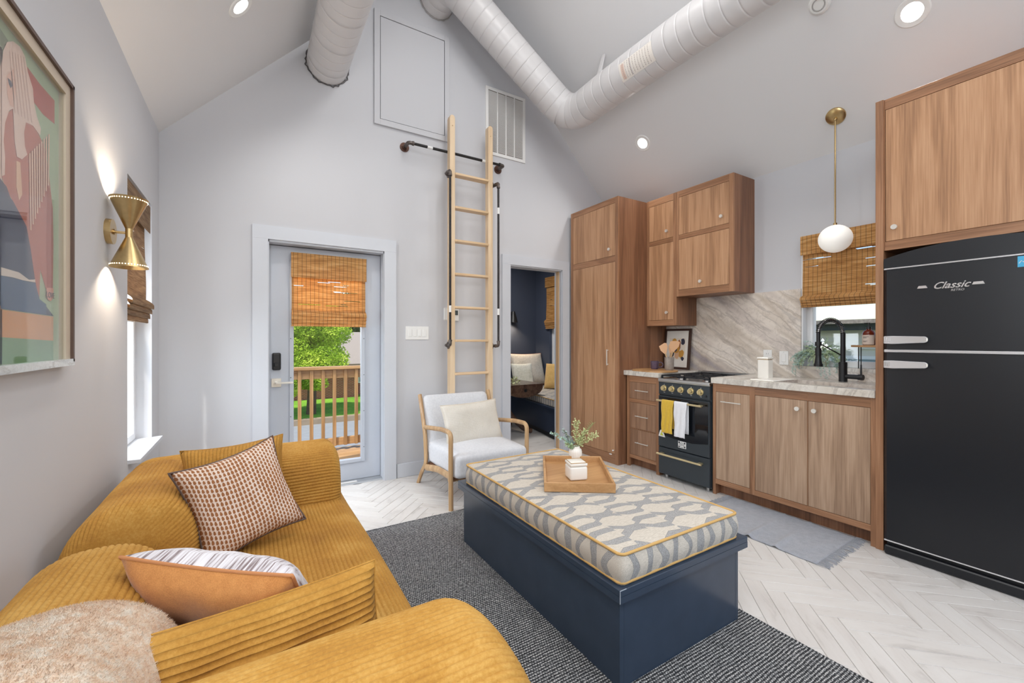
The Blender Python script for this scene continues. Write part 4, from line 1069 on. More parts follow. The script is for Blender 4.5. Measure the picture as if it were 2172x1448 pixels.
# badge: white rounded plate with a dome emblem
bdg = bx('badge', (SX-.004, 2.318, .313), (SX-.001, 2.398, .371), M_white, dr, bev=.0012)
b = B(); b.box((SX-.0046, 2.324, .352), (SX-.0038, 2.337, .366)); b.box((SX-.0046, 2.379, .352), (SX-.0038, 2.392, .366)); b.box((SX-.0046, 2.324, .318), (SX-.0038, 2.336, .332)); b.box((SX-.0046, 2.380, .318), (SX-.0038, 2.392, .326))
for r_, n_ in ((.026, 14), (.016, 10), (.007, 8)): b.tube([(SX-.0042, 2.358+r_*math.cos(PI*k/n_), .333+r_*math.sin(PI*k/n_)) for k in range(n_+1)], .0015, 5)
b.tube([(SX-.0042, 2.328, .322), (SX-.0042, 2.342, .326), (SX-.0042, 2.358, .32), (SX-.0042, 2.374, .326), (SX-.0042, 2.390, .328)], .0014, 5)
b.done('emblem', M_black, bdg)
s3 = B().prism([(2.612-.006, .375), (2.532, .372), (2.558, .43), (2.573, .436), (2.588, .43)], 'x', SX-.004, SX-.0022).done('warning_sticker', M_white, dr)
B().prism([(2.588, .385), (2.552, .384), (2.572, .418)], 'x', SX-.005, SX-.0042).done('warning_triangle', plain('lime', srgb(196, 204, 70), .6), s3)
# burners and grates
for (xx, yy, rr_) in ((3.33, 2.22, .035), (3.33, 2.48, .045), (3.6, 2.22, .04), (3.6, 2.48, .032)):
    b = B(); b.cyl((xx, yy, .893), (xx, yy, .902), rr_+.014, rr_+.006, n=24); br_ = b.done('burner', M_steel, st, smooth=40)
    B().cyl((xx, yy, .902), (xx, yy, .912), rr_, rr_*.9, n=24).done('burner_cap', M_castblk, br_, smooth=40)
for (ya, yb) in ((SY0+.02, 2.352), (2.360, SY1-.02)):
    b = B(); zt = .932; xa, xb_ = 3.2, 3.73; r_ = .0055
    def bar(p, q_): 
        b.box((min(p[0], q_[0])-r_, min(p[1], q_[1])-r_, zt-.012), (max(p[0], q_[0])+r_, max(p[1], q_[1])+r_, zt), .002)
    bar((xa, ya), (xb_, ya)); bar((xa, yb), (xb_, yb)); bar((xa, ya), (xa, yb)); bar((xb_, ya), (xb_, yb)); bar(((xa+xb_)/2, ya), ((xa+xb_)/2, yb))
    ym = (ya+yb)/2
    for xc in (3.33, 3.6):
        bar((xc-.13, ym), (xc-.03, ym)); bar((xc+.03, ym), (xc+.13, ym)); bar((xc, ya), (xc, ym-.03)); bar((xc, ym+.03), (xc, yb))
    for (xx, yy) in ((xa, ya), (xa, yb), (xb_, ya), (xb_, yb)): b.box((xx-.007, yy-.007, .893), (xx+.007, yy+.007, zt-.01))
    b.done('grate', M_castblk, st)
b = B(); b.box((3.755, SY0, .893), (3.815, SY1, .945), .002); bg_ = b.done('back_guard', M_steel, st)
b = B()
for k in range(34):
    yy = SY0+.04+k*.013
    b.box((3.7535, yy, .905), (3.7555, yy+.0065, .937))
    b.box((3.765, yy, .9445), (3.80, yy+.0065, .9457))
b.done('vent_slot', M_black, bg_, kind='stuff')
# towels on the oven handle
def towel(name, label, ya, yb, zbot_f, zbot_b, mat, thick=.006):
    r = empty(name, (SX-.045, (ya+yb)/2, zbot_f), label, 'towel', 'tea towels on the oven handle')
    prof = []
    R = .0105+thick/2
    n1 = 18
    for k in range(n1+1): prof.append((SX-.045-R, zbot_f+(.705-zbot_f)*k/n1))
    for k in range(1, 8): a = PI-PI*k/8; prof.append((SX-.045+R*math.cos(a), .705+R*math.sin(a)))
    for k in range(9): prof.append((SX-.045+R, .705-(.705-zbot_b)*k/8))
    b = B(); rnd_ = ya*37
    def fn(u, v):
        k = u*(len(prof)-1); i = min(len(prof)-2, int(k)); f = k-i; x = prof[i][0]*(1-f)+prof[i+1][0]*f; z = prof[i][1]*(1-f)+prof[i+1][1]*f
        yy = ya+(yb-ya)*v
        hang = max(0, (.705-z))
        if i < n1: x -= abs(math.sin(v*PI*2.3+rnd_+z*6))*.009*min(1, hang*6)+.002; yy += (v-.5)*(-.02)*math.sin(min(1, hang*3)*PI*.5)+.003*math.sin(z*40+rnd_)
        else: x = min(x, SX-.006)
        return (x, yy, z)
    b.grid(fn, len(prof)-1, 14)
    o = b.done('cloth', mat, r, smooth=80)
    sol = o.modifiers.new('thickness', 'SOLIDIFY'); sol.thickness = thick*.6; sol.offset = 0
    b = B(); b.grid(lambda u, v: (fn(.02, v)[0]-.0035, fn(.02, v)[1], zbot_f+.004+u*.006), 1, 14); b.done('hem', mat, r)
towel('tea_towel', 'mustard yellow tea towel folded over the oven handle', 2.402, 2.528, .43, .47, fabric('mustard_cotton', srgb(206, 166, 44), srgb(222, 184, 66), 500))
towel('tea_towel', 'white tea towel hanging beside the yellow one on the oven handle', 2.272, 2.398, .418, .45, fabric('white_cotton', srgb(226, 226, 230), srgb(240, 240, 243), 500))

# ------------------------------------------------------------------ refrigerator
FX0, FY0, FY1 = 3.15, .228, .983
fr = empty('refrigerator', (3.5, .61, 0), 'big retro black refrigerator with chrome handles at the right edge', 'refrigerator')
bx('cabinet_body', (FX0+.06, FY0+.004, .02), (XR-.03, FY1-.004, 1.655), M_fridge, fr)
def rdoor(name, z0, z1):
    b = B(); n_ = 48
    prof = []
    pts = []
    for k in range(n_+1):
        t = k/n_; y = FY0+(FY1-FY0)*t; e = min(t, 1-t)*(FY1-FY0)
        rr_ = .016; x = FX0+(.004*(2*t-1)**2)+(rr_-math.sqrt(max(0, rr_**2-(rr_-min(e, rr_))**2))); pts.append((x, y))
    poly = pts+[(FX0+.058, FY1), (FX0+.058, FY0)]
    # subdivide ends finer
    b.prism(poly, 'z', z0, z1); return b.done(name, M_fridge, fr, smooth=25)
ud = rdoor('freezer_door', 1.196, 1.655); ldr = rdoor('fridge_door', .088, 1.176)
bx('divider_trim', (FX0-.002, FY0+.004, 1.178), (FX0+.03, FY1-.004, 1.194), M_chrome, fr, bev=.003)
bx('base_trim', (FX0+.004, FY0+.004, .080), (FX0+.05, FY1-.004, .0875), M_chrome, fr)
b = B(); b.box((FX0+.03, FY0+.01, .055), (FX0+.06, FY1-.01, .08)); b.done('kick_gap', M_black, fr)
bx('kick_plate', (FX0+.002, FY0+.004, .004), (FX0+.05, FY1-.004, .055), M_fridge, fr, bev=.006)
# arched top
b = B(); n_ = 20; pa = [(FY0, 1.668)]
pa += [(FY0+(FY1-FY0)*k/n_, 1.722+.052*(1-abs(2*k/n_-1)**2.2)) for k in range(n_+1)] + [(FY1, 1.668)]
b.prism(pa, 'x', FX0+.012, XR-.05); b.done('arched_top', M_fridge, fr, smooth=25)
bx('top_trim', (FX0+.004, FY0+.002, 1.657), (FX0+.06, FY1-.002, 1.666), M_chrome, fr, bev=.002)
def fh(z, nm, par):
    b = B(); t = bmesh.new()
    prof = [(FY1-.012, -.024), (FY1-.05, -.026), (FY1-.19, -.018), (FY1-.2, -.01), (FY1-.2, .008), (FY1-.19, .016), (FY1-.05, .02), (FY1-.012, .018)]
    b.prism([(p[0], z+p[1]) for p in prof], 'x', FX0-.034, FX0-.018, .003)
    b.box((FX0-.024, FY1-.048, z-.02), (FX0+.006, FY1-.014, z+.016), .003)
    o = b.done(nm, M_chrome, par)
    b = B(); [b.box((FX0-.0355, FY1-.02-k*.007, z-.014), (FX0-.0335, FY1-.0165-k*.007, z+.012)) for k in range(4)]; b.done('grip_rib', M_steel, o)
fh(1.252, 'handle', ud); fh(1.112, 'handle', ldr)
Mt = axes((FX0-.003, .702, 1.54), (0, -1, 0), (0, 0, 1))
text('Classic', .05, M_chrome, 'script_emblem', ud, Mt, .0015, .45, .0006)
text('RETRO', .016, M_chrome, 'small_emblem', ud, axes((FX0-.003, .675, 1.512), (0, -1, 0), (0, 0, 1)), .001, .2)
for (ya, yb) in ((.832, .790), (.622, .577)): B().prism([(ya, 1.533), (yb, 1.533), (yb+.006, 1.547), (ya-.006, 1.547)], 'x', FX0-.006, FX0+.0015).done('chrome_bar', M_chrome, ud)
s_ = bx('energy_sticker', (FX0-.002, .44, 1.60), (FX0+.0012, .4705, 1.652), plain('cyan_sticker', srgb(70, 170, 214), .4), ud)
B().tube([(FX0-.0024, .466, 1.618), (FX0-.0024, .458, 1.63), (FX0-.0024, .452, 1.622), (FX0-.0024, .445, 1.634)], .0015, 5).done('sticker_mark', M_white, s_)

# ================================================================== RUG, RUNNER, OTTOMAN
RG = empty('area_rug', (.9, 1.0, 0), 'large dark grey woven area rug under the sofa and blue ottoman', 'rug')
bx('rug_body', (-.45, -1.2, .0005), (1.913, 2.838, .009), M_rug, RG, bev=.003)
b = B()
for (p, q_) in (((-.45, 2.836), (1.911, 2.836)), ((1.911, 2.836), (1.911, -1.2))): b.tube([(p[0], p[1], .006), (q_[0], q_[1], .006)], .0065, 6)
b.done('bound_edge', M_rug, RG)
# runner with waves and fringes
rn = empty('kitchen_runner', (2.96, 1.55, 0), 'pale blue grey cotton runner with fringed ends before the sink cabinet', 'rug')
def rp(u, v):
    x = 2.672+u*.575; y = 1.135+v*.80
    y += (.02*(u-.5)); bumps = sum(math.exp(-((v-c_-.05*(u-.5))/.02)**2)*h_ for c_, h_ in ((.3, .014), (.5, .018), (.78, .012)))
    return (x, y, .006+bumps*(.5+.5*math.sin(u*5+1))+.0015*math.sin(v*40+u*9))
b = B(); b.grid(rp, 24, 70); o = b.done('runner_cloth', M_runner, rn, smooth=80); sol = o.modifiers.new('thickness', 'SOLIDIFY'); sol.thickness = .004; sol.offset = -1
rnd = random.Random(2)
for vend, sg in ((0, -1), (1, 1)):
    b = B()
    for k in range(75):
        p = Vector(rp(k/74, vend)); p.z = .006; L = rnd.uniform(.045, .065); q_ = p+Vector((rnd.uniform(-.012, .012), sg*L, -.003)); m_ = (p+q_)/2+Vector((rnd.uniform(-.008, .008), 0, .004))
        b.tube([p, m_, q_], .0022, 4)
    b.done('fringe', M_runner, rn, kind='stuff')
# ottoman
OX0, OX1, OY0, OY1 = 1.112, 1.842, 1.083, 2.385
ot = empty('storage_ottoman', ((OX0+OX1)/2, (OY0+OY1)/2, .009), 'navy painted box ottoman in the middle of the rug', 'ottoman')
bx('box_side', (OX0, OY0, .0092), (OX0+.02, OY1, .335), M_navy, ot, bev=.001); bx('box_side', (OX1-.02, OY0, .0092), (OX1, OY1, .335), M_navy, ot, bev=.001)
bx('box_end', (OX0+.02, OY0, .0092), (OX1-.02, OY0+.02, .335), M_navy, ot, bev=.001); bx('box_end', (OX0+.02, OY1-.02, .0092), (OX1-.02, OY1, .335), M_navy, ot, bev=.001)
b = B(); lx0, lx1, ly0, ly1 = 1.085, 1.868, 1.055, 2.412
b.box((lx0, ly0, .357), (lx1, ly1, .38), .0015)
b.done('lid_top', M_navy, ot)
b = B(); [b.box((xa, ya, .333), (xb, yb, .357)) for (xa, xb, ya, yb) in rects(lx0, lx1, ly0, ly1, .022)]; b.done('lid_rim', M_navy, ot)
b = B(); b.tube([(lx0, ly0, .335), (lx0, ly0, .38)], .0014, 5); b.tube([(lx0, ly0, .38), (lx0+.03, ly0, .38)], .0012, 5); b.done('worn_edge', plain('paint_chip', srgb(170, 180, 190), .6), ot)
# mattress cushion
def mattress(name, label, x0, x1, y0, y1, z0, z1, puff=.016, root=None):
    mt = empty(name, ((x0+x1)/2, (y0+y1)/2, z0), label, 'cushion')
    b = B(); R = .022; nx, ny = 44, 70
    def top(u, v):
        x = x0+(x1-x0)*u; y = y0+(y1-y0)*v; eu = min(u, 1-u)*(x1-x0); ev = min(v, 1-v)*(y1-y0)
        z = z1+puff*(1-math.exp(-eu/.05))*(1-math.exp(-ev/.05))
        z += .004*noise.noise(Vector((x*7, y*7, 1)))*(1 if min(eu, ev) > .03 else 0)
        # rounded plan corners
        if eu < R and ev < R:
            dx, dy = R-eu, R-ev; m_ = max(dx, dy); L = math.hypot(dx, dy)
            if L > 1e-9:
                k = m_/L; ndx, ndy = dx*k, dy*k; x += (dx-ndx)*(1 if u < .5 else -1); y += (dy-ndy)*(1 if v < .5 else -1)
        return Vector((x, y, z))
    V = b.grid(lambda u, v: top(u, v), nx, ny)
    # sides from perimeter
    per = [V[i][0] for i in range(nx+1)]+[V[nx][j] for j in range(1, ny+1)]+[V[i][ny] for i in range(nx-1, -1, -1)]+[V[0][j] for j in range(ny-1, 0, -1)]
    P0 = [v_.co.copy() for v_ in per]; cen = Vector(((x0+x1)/2, (y0+y1)/2, 0)); ns = 6; rings = [per]
    for s_ in range(1, ns+1):
        t = s_/ns; ring = []
        for i, p in enumerate(P0):
            a_ = P0[(i+1) % len(P0)]-P0[i-1]; nrm_ = Vector((a_.y, -a_.x, 0)).normalized()
            bulge = .012*math.sin(PI*t)+.004*math.sin(i*.9+t*2)*math.sin(PI*t)
            ring.append(b.bm.verts.new((p.x+nrm_.x*bulge, p.y+nrm_.y*bulge, z1+(z0-z1)*t)))
        rings.append(ring)
    for a_, c_ in zip(rings, rings[1:]):
        for i in range(len(per)): b.bm.faces.new((a_[i], a_[(i+1) % len(per)], c_[(i+1) % len(per)], c_[i]))
    b.bm.faces.new(rings[-1])
    b.done('cushion_cover', M_hex, mt, smooth=50, fixn=True)
    for z in (z1, z0+.008):
        B().tube([Vector((p.x+(p.x-cen.x)*.004, p.y+(p.y-cen.y)*.002, z+.0005)) for p in P0], .0055, 8, closed=True).done('piping', M_piping, mt, smooth=60)
    return mt
mattress('ottoman_cushion', 'cream and grey hexagon patterned box cushion on the navy ottoman', 1.108, 1.815, 1.072, 2.345, .3805, .49)

# tray, box, vase with sprigs (local frame of the tray: u across, v along)
zt = .5085
ta = math.atan2(1.494-1.69, 1.503-1.222)   # front edge direction
e1 = Vector((math.cos(ta), math.sin(ta), 0)); e2 = Vector((-math.sin(ta), math.cos(ta), 0))
O = Vector((1.215, 1.683, zt)); TWd, TLn = .345, .49
Mtray = Matrix((e1, e2, Vector((0, 0, 1)))).transposed().to_4x4(); Mtray.translation = O
ty = empty('serving_tray', O, 'rectangular light oak serving tray on the patterned ottoman cushion', 'tray')
b = B(); b.box((.012, .012, 0), (TWd-.012, TLn-.012, .012), M=Mtray); b.done('tray_base', M_oakx, ty)
for (a, c) in (((0, 0), (TWd, .012)), ((0, TLn-.012), (TWd, TLn)), ((0, .012), (.012, TLn-.012)), ((TWd-.012, .012), (TWd, TLn-.012))):
    B().box((a[0], a[1], 0), (c[0], c[1], .045), .0015, M=Mtray).done('tray_side', M_oakx, ty)
tz = zt+.0125
bxo = empty('lidded_box', Vector((1.405, 1.72, tz)), 'small white square ceramic box with gold rimmed lid on the tray', 'box')
ba = math.atan2(1.661-1.699, 1.483-1.392)+.05; Mb = Matrix.Translation((1.40, 1.705, tz)) @ Matrix.Rotation(ba, 4, 'Z')
B().box((-.002, 0, 0), (.093, .093, .07), .01, 3, M=Mb).done('box_body', M_ceramic, bxo, smooth=40)
ld_ = B().box((-.003, -.001, .0712), (.094, .094, .09), .008, 2, M=Mb).done('lid', M_ceramic, bxo, smooth=40)
b = B(); b.tube([Mb @ Vector(p) for p in ((.003, .003, .0895), (.088, .003, .0895), (.088, .09, .0895), (.003, .09, .0895))], .0022, 6, closed=True); b.done('gold_rim', M_gold, ld_)
vx, vy = 1.665, 1.985
va = empty('bud_vase', (vx, vy, tz), 'small white ribbed vase at the back of the tray', 'vase')
b = B(); t = bmesh.new(); prof = [(0, 0), (.03, 0), (.037, .008), (.038, .055), (.034, .07), (.026, .078), (.026, .086), (.022, .086), (.02, .07), (0, .06)]
n_ = 60; rings = []
for r_, z_ in prof: rings.append([t.verts.new((0, 0, z_))] if r_ < 1e-6 else [t.verts.new(((r_+(.0016*math.cos(20*2*PI*k/n_) if .005 < z_ < .072 and r_ > .03 else 0))*math.cos(2*PI*k/n_), (r_+(.0016*math.cos(20*2*PI*k/n_) if .005 < z_ < .072 and r_ > .03 else 0))*math.sin(2*PI*k/n_), z_)) for k in range(n_)])
for a_, c_ in zip(rings, rings[1:]):
    for k in range(n_):
        k2 = (k+1) % n_
        if len(a_) == 1: t.faces.new((a_[0], c_[k2], c_[k]))
        elif len(c_) == 1: t.faces.new((a_[k], a_[k2], c_[0]))
        else: t.faces.new((a_[k], a_[k2], c_[k2], c_[k]))
bmesh.ops.recalc_face_normals(t, faces=t.faces); b.add(t, Matrix.Translation((vx, vy, tz))); b.done('ribbed_body', M_ceramic, va, smooth=50)
B().lathe([(.0215, .0845), (.024, .088), (.0268, .0845)], c=(vx, vy, tz), n=28).done('lip', M_ceramic, va, smooth=50)
RV = Vector((.853, -.522, 0))
def disc_leaf(b, p, d, r, rnd, n_=7):
    d = Vector(d).normalized(); s1 = d.orthogonal().normalized(); s2 = d.cross(s1)
    tilt = Vector([rnd.uniform(-1, 1) for _ in range(3)]).normalized(); ax = d; sd = d.cross(tilt).normalized()
    vs = [b.bm.verts.new(p+ax*(r*(1-math.cos(2*PI*k/n_)))+sd*(r*.85*math.sin(2*PI*k/n_))) for k in range(n_)]; b.bm.faces.new(vs)
def sprig(label, tip, mat, kind, seed, base=None, nm='sprig'):
    rnd = random.Random(seed); r = empty('eucalyptus_sprig' if nm == 'sprig' else nm, (vx, vy, tz+.06), label, 'foliage sprig', 'sprigs in the white vase')
    p0 = Vector((vx, vy, tz+.065)); tip = Vector(tip); mid = (p0+tip)/2+Vector((0, 0, .02)); pts = [p0*(1-t)**2+mid*2*t*(1-t)+tip*t*t for t in [k/14 for k in range(15)]]
    B().tube(pts, .0016, 5).done('stem', plain('stem_green', srgb(150, 160, 110), .7), r)
    b = B()
    for i in range(3, 15):
        p = pts[i]; d0 = (pts[i]-pts[i-1]).normalized()
        for s_ in range({'euc': 3, 'bud': 5, 'fern': 2}[kind]):
            a = rnd.uniform(0, 2*PI); o1 = d0.orthogonal().normalized(); o2 = d0.cross(o1); out = (o1*math.cos(a)+o2*math.sin(a)+d0*.5).normalized()
            if kind == 'euc': disc_leaf(b, p, out, rnd.uniform(.009, .014)*(1.15-i/24), rnd)
            elif kind == 'bud': 
                q_ = p+out*rnd.uniform(.006, .03); b.tube([p, q_], .0007, 3, cap=False); b.sph(q_, rnd.uniform(.0028, .0042), 6)
                disc_leaf(b, p+out*.006, out, .006, rnd, 5)
            else:
                sd = RV*(1 if s_ else -1); q_ = p+(sd+d0*.8).normalized()*.022; b.tube([p, q_], [.0022, .0006], 4)
    b.done('leaf_cluster', mat, r, kind='stuff')
P0 = Vector((vx, vy, tz))
sprig('blue green round leaf sprig leaning left out of the vase', P0+RV*-.145+Vector((0, 0, .17)), M_leaf2, 'euc', 1)
sprig('dusty round leaf sprig just left of centre in the vase', P0+RV*-.075+Vector((0, 0, .185)), plain('dusty_leaf', srgb(158, 170, 168), .6, nscale=30, var=.2), 'euc', 2)
sprig('low grey green sprig drooping over the vase front', P0+RV*-.06+Vector((-.02, -.03, .105)), M_leaf, 'euc', 3)
sprig('tall cream budded sprig standing highest in the vase', P0+RV*.005+Vector((0, 0, .235)), M_cream_leaf, 'bud', 4, nm='berry_sprig')
sprig('cream budded sprig leaning far right out of the vase', P0+RV*.125+Vector((0, 0, .155)), M_cream_leaf, 'bud', 5, nm='berry_sprig')
sprig('cream budded sprig in the middle right of the vase', P0+RV*.06+Vector((0, 0, .18)), M_cream_leaf, 'bud', 6, nm='berry_sprig')
sprig('olive needle fern tip behind the cream buds', P0+RV*.11+Vector((.01, .02, .22)), plain('fern', srgb(132, 140, 86), .7), 'fern', 7, nm='fern_sprig')

# ================================================================== ARMCHAIR
CX0, CX1 = 1.225, 1.925
ac = empty('armchair', (1.575, 3.2, 0), 'light grey upholstered armchair with curved oak arms before the ladder', 'armchair')
def flat_path(pts, w, th, x, name, mat=M_oak):
    """rounded rectangular bar following pts (y,z) with width w (in plane) and thickness th (x)"""
    P = smoothpath([(x, p[0], p[1]) for p in pts], .05, .012); b = B(); t = bmesh.new(); rings = []
    for i, p in enumerate(P):
        d = (P[min(i+1, len(P)-1)]-P[max(i-1, 0)]).normalized(); nn = Vector((0, -d.z, d.y)); ww = w(i/(len(P)-1)) if callable(w) else w
        c = .3
        ring = []
        for (a, e) in ((-1, -c), (-1, c), (-c, 1), (c, 1), (1, c), (1, -c), (c, -1), (-c, -1)): ring.append(t.verts.new(p+nn*ww/2*a+Vector((th/2*e, 0, 0))))
        rings.append(ring)
    for a_, c_ in zip(rings, rings[1:]):
        for k in range(8): t.faces.new((a_[k], a_[(k+1) % 8], c_[(k+1) % 8], c_[k]))
    t.faces.new(rings[0][::-1]); t.faces.new(rings[-1]); bmesh.ops.recalc_face_normals(t, faces=t.faces); b.add(t)
    return b.done(name, mat, ac, smooth=40)
for xx in (CX0+.016, CX1-.016):
    flat_path([(2.882, 0), (2.888, .30), (2.885, .566), (3.06, .562), (3.43, .515)], .034, .034, xx, 'arm_post')
    flat_path([(3.60, 0), (3.50, .13), (3.40, .22), (3.425, .45), (3.56, .775)], lambda t: .03+.014*math.sin(PI*t), .032, xx, 'back_post')
    flat_path([(2.89, .245), (3.15, .235), (3.40, .185)], .05, .03, xx, 'side_rail')
for yy, zz in ((2.95, .215), (3.40, .19)): bx('cross_rail', (CX0+.03, yy, zz-.035), (CX1-.03, yy+.03, zz+.02), M_oak, ac, bev=.004)
def softbox(x0, x1, y0, y1, z0, z1, r, crown=.0, n_=14, M=None):
    """cushion-like rounded box, quad sphere mapping"""
    b = B(); t = bmesh.new(); bmesh.ops.create_cube(t, size=2); bmesh.ops.subdivide_edges(t, edges=t.edges[:], cuts=n_, use_grid_fill=True)
    hx, hy, hz = (x1-x0)/2, (y1-y0)/2, (z1-z0)/2; c = Vector(((x0+x1)/2, (y0+y1)/2, (z0+z1)/2))
    for v in t.verts:
        p = v.co.copy(); a = [p[i]*(hx, hy, hz)[i] for i in range(3)]; inn = [max(-h+r, min(h-r, a[i])) for i, h in enumerate((hx, hy, hz))]
        d = Vector([a[i]-inn[i] for i in range(3)])
        q_ = Vector(inn)+(d.normalized()*r if d.length > 1e-6 else Vector((0, 0, 0)))
        cr = crown*(1-p.x**2)*(1-p.y**2)
        q_.z += cr if p.z > 0 else 0
        v.co = c+q_
    b.add(t, M); return b
softbox(CX0+.036, CX1-.036, 2.835, 3.44, .222, .402, .04, .03).done('seat_cushion', M_linen, ac, smooth=50)
Mbk = Matrix.Translation((0, 3.39, .36)) @ Matrix.Rotation(math.radians(-20), 4, 'X') @ Matrix.Translation((0, -3.39, -.36))
softbox(CX0+.030, CX1-.036, 3.375, 3.495, .28, .80, .045, 0, M=Mbk).done('back_cushion', M_linen, ac, smooth=50)
bx('base_board', (CX0+.04, 2.93, .2), (CX1-.04, 3.42, .222), M_wside, ac)

# ------------------------------------------------------------------ pillows
def pillow(name, label, w, hgt, th, mat, loc, ux, uy, pipe=None, back=None, pinch=.06, ear=.02, n_=26, flat=.0, cat='pillow', uvrot=False, seed=1):
    r = empty(name, (0, 0, 0), label, cat)
    def pt(u, v, s_):
        a, c = 2*u-1, 2*v-1
        x = w/2*a*(1-pinch*(1-c*c)*abs(a)**3); y = hgt/2*c*(1-pinch*(1-a*a)*abs(c)**3)
        k = max(0, (1-abs(a)**2.8))*max(0, (1-abs(c)**2.8)); z = th/2*(k**.42)
        z += .006*noise.noise(Vector((a*2.5+seed, c*2.5, s_)))*k**.3*1.5
        return Vector((x, y, s_*z))
    def half(s_, nm, m_):
        b = B(); uvf = (lambda u, v: (v*hgt, u*w)) if uvrot else (lambda u, v: (u*w, v*hgt))
        b.grid(lambda u, v: pt(u, v, s_), n_, n_, uvf)
        if s_ < 0: bmesh.ops.reverse_faces(b.bm, faces=b.bm.faces)
        return b.done(nm, m_, r, smooth=80)
    if back is None:
        b = B(); uvf = (lambda u, v: (v*hgt, u*w)) if uvrot else (lambda u, v: (u*w, v*hgt))
        b.grid(lambda u, v: pt(u, v, 1), n_, n_, uvf); g2 = B(); g2.grid(lambda u, v: pt(1-u, v, -1), n_, n_, lambda u, v: uvf(1-u, v))
        me = bpy.data.meshes.new('t'); g2.bm.to_mesh(me); g2.bm.free(); b.bm.from_mesh(me); bpy.data.meshes.remove(me)
        bmesh.ops.remove_doubles(b.bm, verts=b.bm.verts, dist=1e-5)
        b.done('cover', mat, r, smooth=80, fixn=True)
    else:
        half(1, 'front_cover', mat); half(-1, 'back_cover', back)
    ed = [pt(k/40, 0, 1) for k in range(40)]+[pt(1, k/40, 1) for k in range(40)]+[pt(1-k/40, 1, 1) for k in range(40)]+[pt(0, 1-k/40, 1) for k in range(40)]
    for p in ed: p.z = 0
    B().tube(ed, .0042 if pipe else .0022, 6, closed=True).done('piping' if pipe else 'seam', pipe or mat, r, smooth=60)
    basis(r, loc, ux, uy); return r
pillow('ivory_pillow', 'ivory ribbed lumbar pillow on the light grey armchair', .54, .36, .13, M_ivory, (1.59, 3.235, .548), (1, .06, .03), (-.02, .32, .95), seed=2)
# ================================================================== SOFA
PER = .0150
def rounded_profile(w, h, p=2.5, n_=160, foot=.0):
    """half superellipse from (+w,0) over the top to (-w,0), evenly resampled with rib displacement"""
    raw = [(w*math.copysign(abs(math.cos(a))**(2/p), math.cos(a)), h*abs(math.sin(a))**(2/p)) for a in [PI*k/600 for k in range(601)]]
    return resample(raw)
def resample(raw, per=PER, amp=.0042):
    L = [0]
    for a, c in zip(raw, raw[1:]): L.append(L[-1]+math.hypot(c[0]-a[0], c[1]-a[1]))
    nr_ = max(4, round(L[-1]/per)); per_ = L[-1]/nr_; N_ = nr_*5; out = []; j = 0
    for k in range(N_+1):
        s_ = L[-1]*k/N_
        while j < len(L)-2 and L[j+1] < s_: j += 1
        f = (s_-L[j])/max(1e-9, L[j+1]-L[j]); a, c = raw[j], raw[j+1]
        x, z = a[0]+(c[0]-a[0])*f, a[1]+(c[1]-a[1])*f
        j0, j1 = max(0, j-3), min(len(raw)-1, j+4); dx, dz = raw[j1][0]-raw[j0][0], raw[j1][1]-raw[j0][1]; l_ = math.hypot(dx, dz) or 1
        rib = abs(math.sin(PI*s_/per_))**.7*amp
        out.append((x, z, dz/l_, -dx/l_, rib, s_))
    return out
def bolster(name, prof, ctr, axis, t0, t1, r0, r1, parent, mat, anchor=0.0, z0=.40, W_=.24, H_=.26, slant=0):
    """sweep prof (across, up) along axis from t0 to t1; end faces flat with rounded rims"""
    b = B(); T = []; n_ = 8
    for k in range(n_+1): a = PI/2*k/n_; T.append((t0+r0*(1-math.cos(a)), r0*(1-math.sin(a))))
    m_ = max(4, int((t1-t0-r0-r1)/.04))
    for k in range(1, m_): T.append((t0+r0+(t1-t0-r0-r1)*k/m_, 0))
    for k in range(n_+1): a = PI/2*(1-k/n_); T.append((t1-r1*(1-math.cos(a)), r1*(1-math.sin(a))))
    def P_(i, j):
        t, ins = T[i]; x, z, nx, nz, rib, L = prof[j]
        w_ = anchor+(x-anchor)*(1-ins/W_)-nx*-rib
        zz = z*(1-ins/H_)+nz*rib+.0035*noise.noise(Vector((t*6, L*9, 0)))
        tt = t+slant*(w_-anchor)*max(0, 1-(t-t0)/.3) if slant else t
        return (ctr+w_, tt, z0+zz) if axis == 'y' else (tt, ctr+w_, z0+zz)
    V = b.grid(lambda u, v: P_(round(u*(len(T)-1)), round(v*(len(prof)-1))), len(T)-1, len(prof)-1)
    for i in (0, len(T)-1):
        top = V[i]; m = len(top)-1; base = [b.bm.verts.new((top[0].co.lerp(top[m].co, k/m))) for k in range(m+1)]
        for k in range(m):
            try: b.bm.faces.new((top[k], top[k+1], base[k+1], base[k]))
            except ValueError: pass
    return b.done(name, mat, parent, smooth=60, fixn=True)
SO = empty('corduroy_sofa', (-.05, 1.65, .009), 'mustard yellow corduroy sofa along the left wall with rounded back rolls', 'sofa')
# seat: profile in X,Z swept along Y
raw = []
xr, xl, zt_, zb_, rr_ = .448, -.53, .415, .03, .10
raw.append((xr, zb_)); raw.append((xr, zt_-rr_))
for k in range(1, 20): a = PI/2*k/20; raw.append((xr-rr_+rr_*math.cos(a), zt_-rr_+rr_*math.sin(a)))
raw.append((xr-rr_, zt_)); 
for k in range(1, 200): raw.append((xr-rr_+(xl-xr+rr_)*k/200, zt_))
raw.append((xl, zt_))
rw = []
for a, c in zip(raw, raw[1:]):
    L = math.hypot(c[0]-a[0], c[1]-a[1]); m_ = max(1, int(L/.004)); rw += [(a[0]+(c[0]-a[0])*k/m_, a[1]+(c[1]-a[1])*k/m_) for k in range(m_)]
rw.append(raw[-1]); sp = resample(rw)
b = B(); Ty = [(.30, 0)]+[(.30+2.53*k/60, 1) for k in range(61)]
Ty = []
SY_0, SY_1 = .32, 2.86
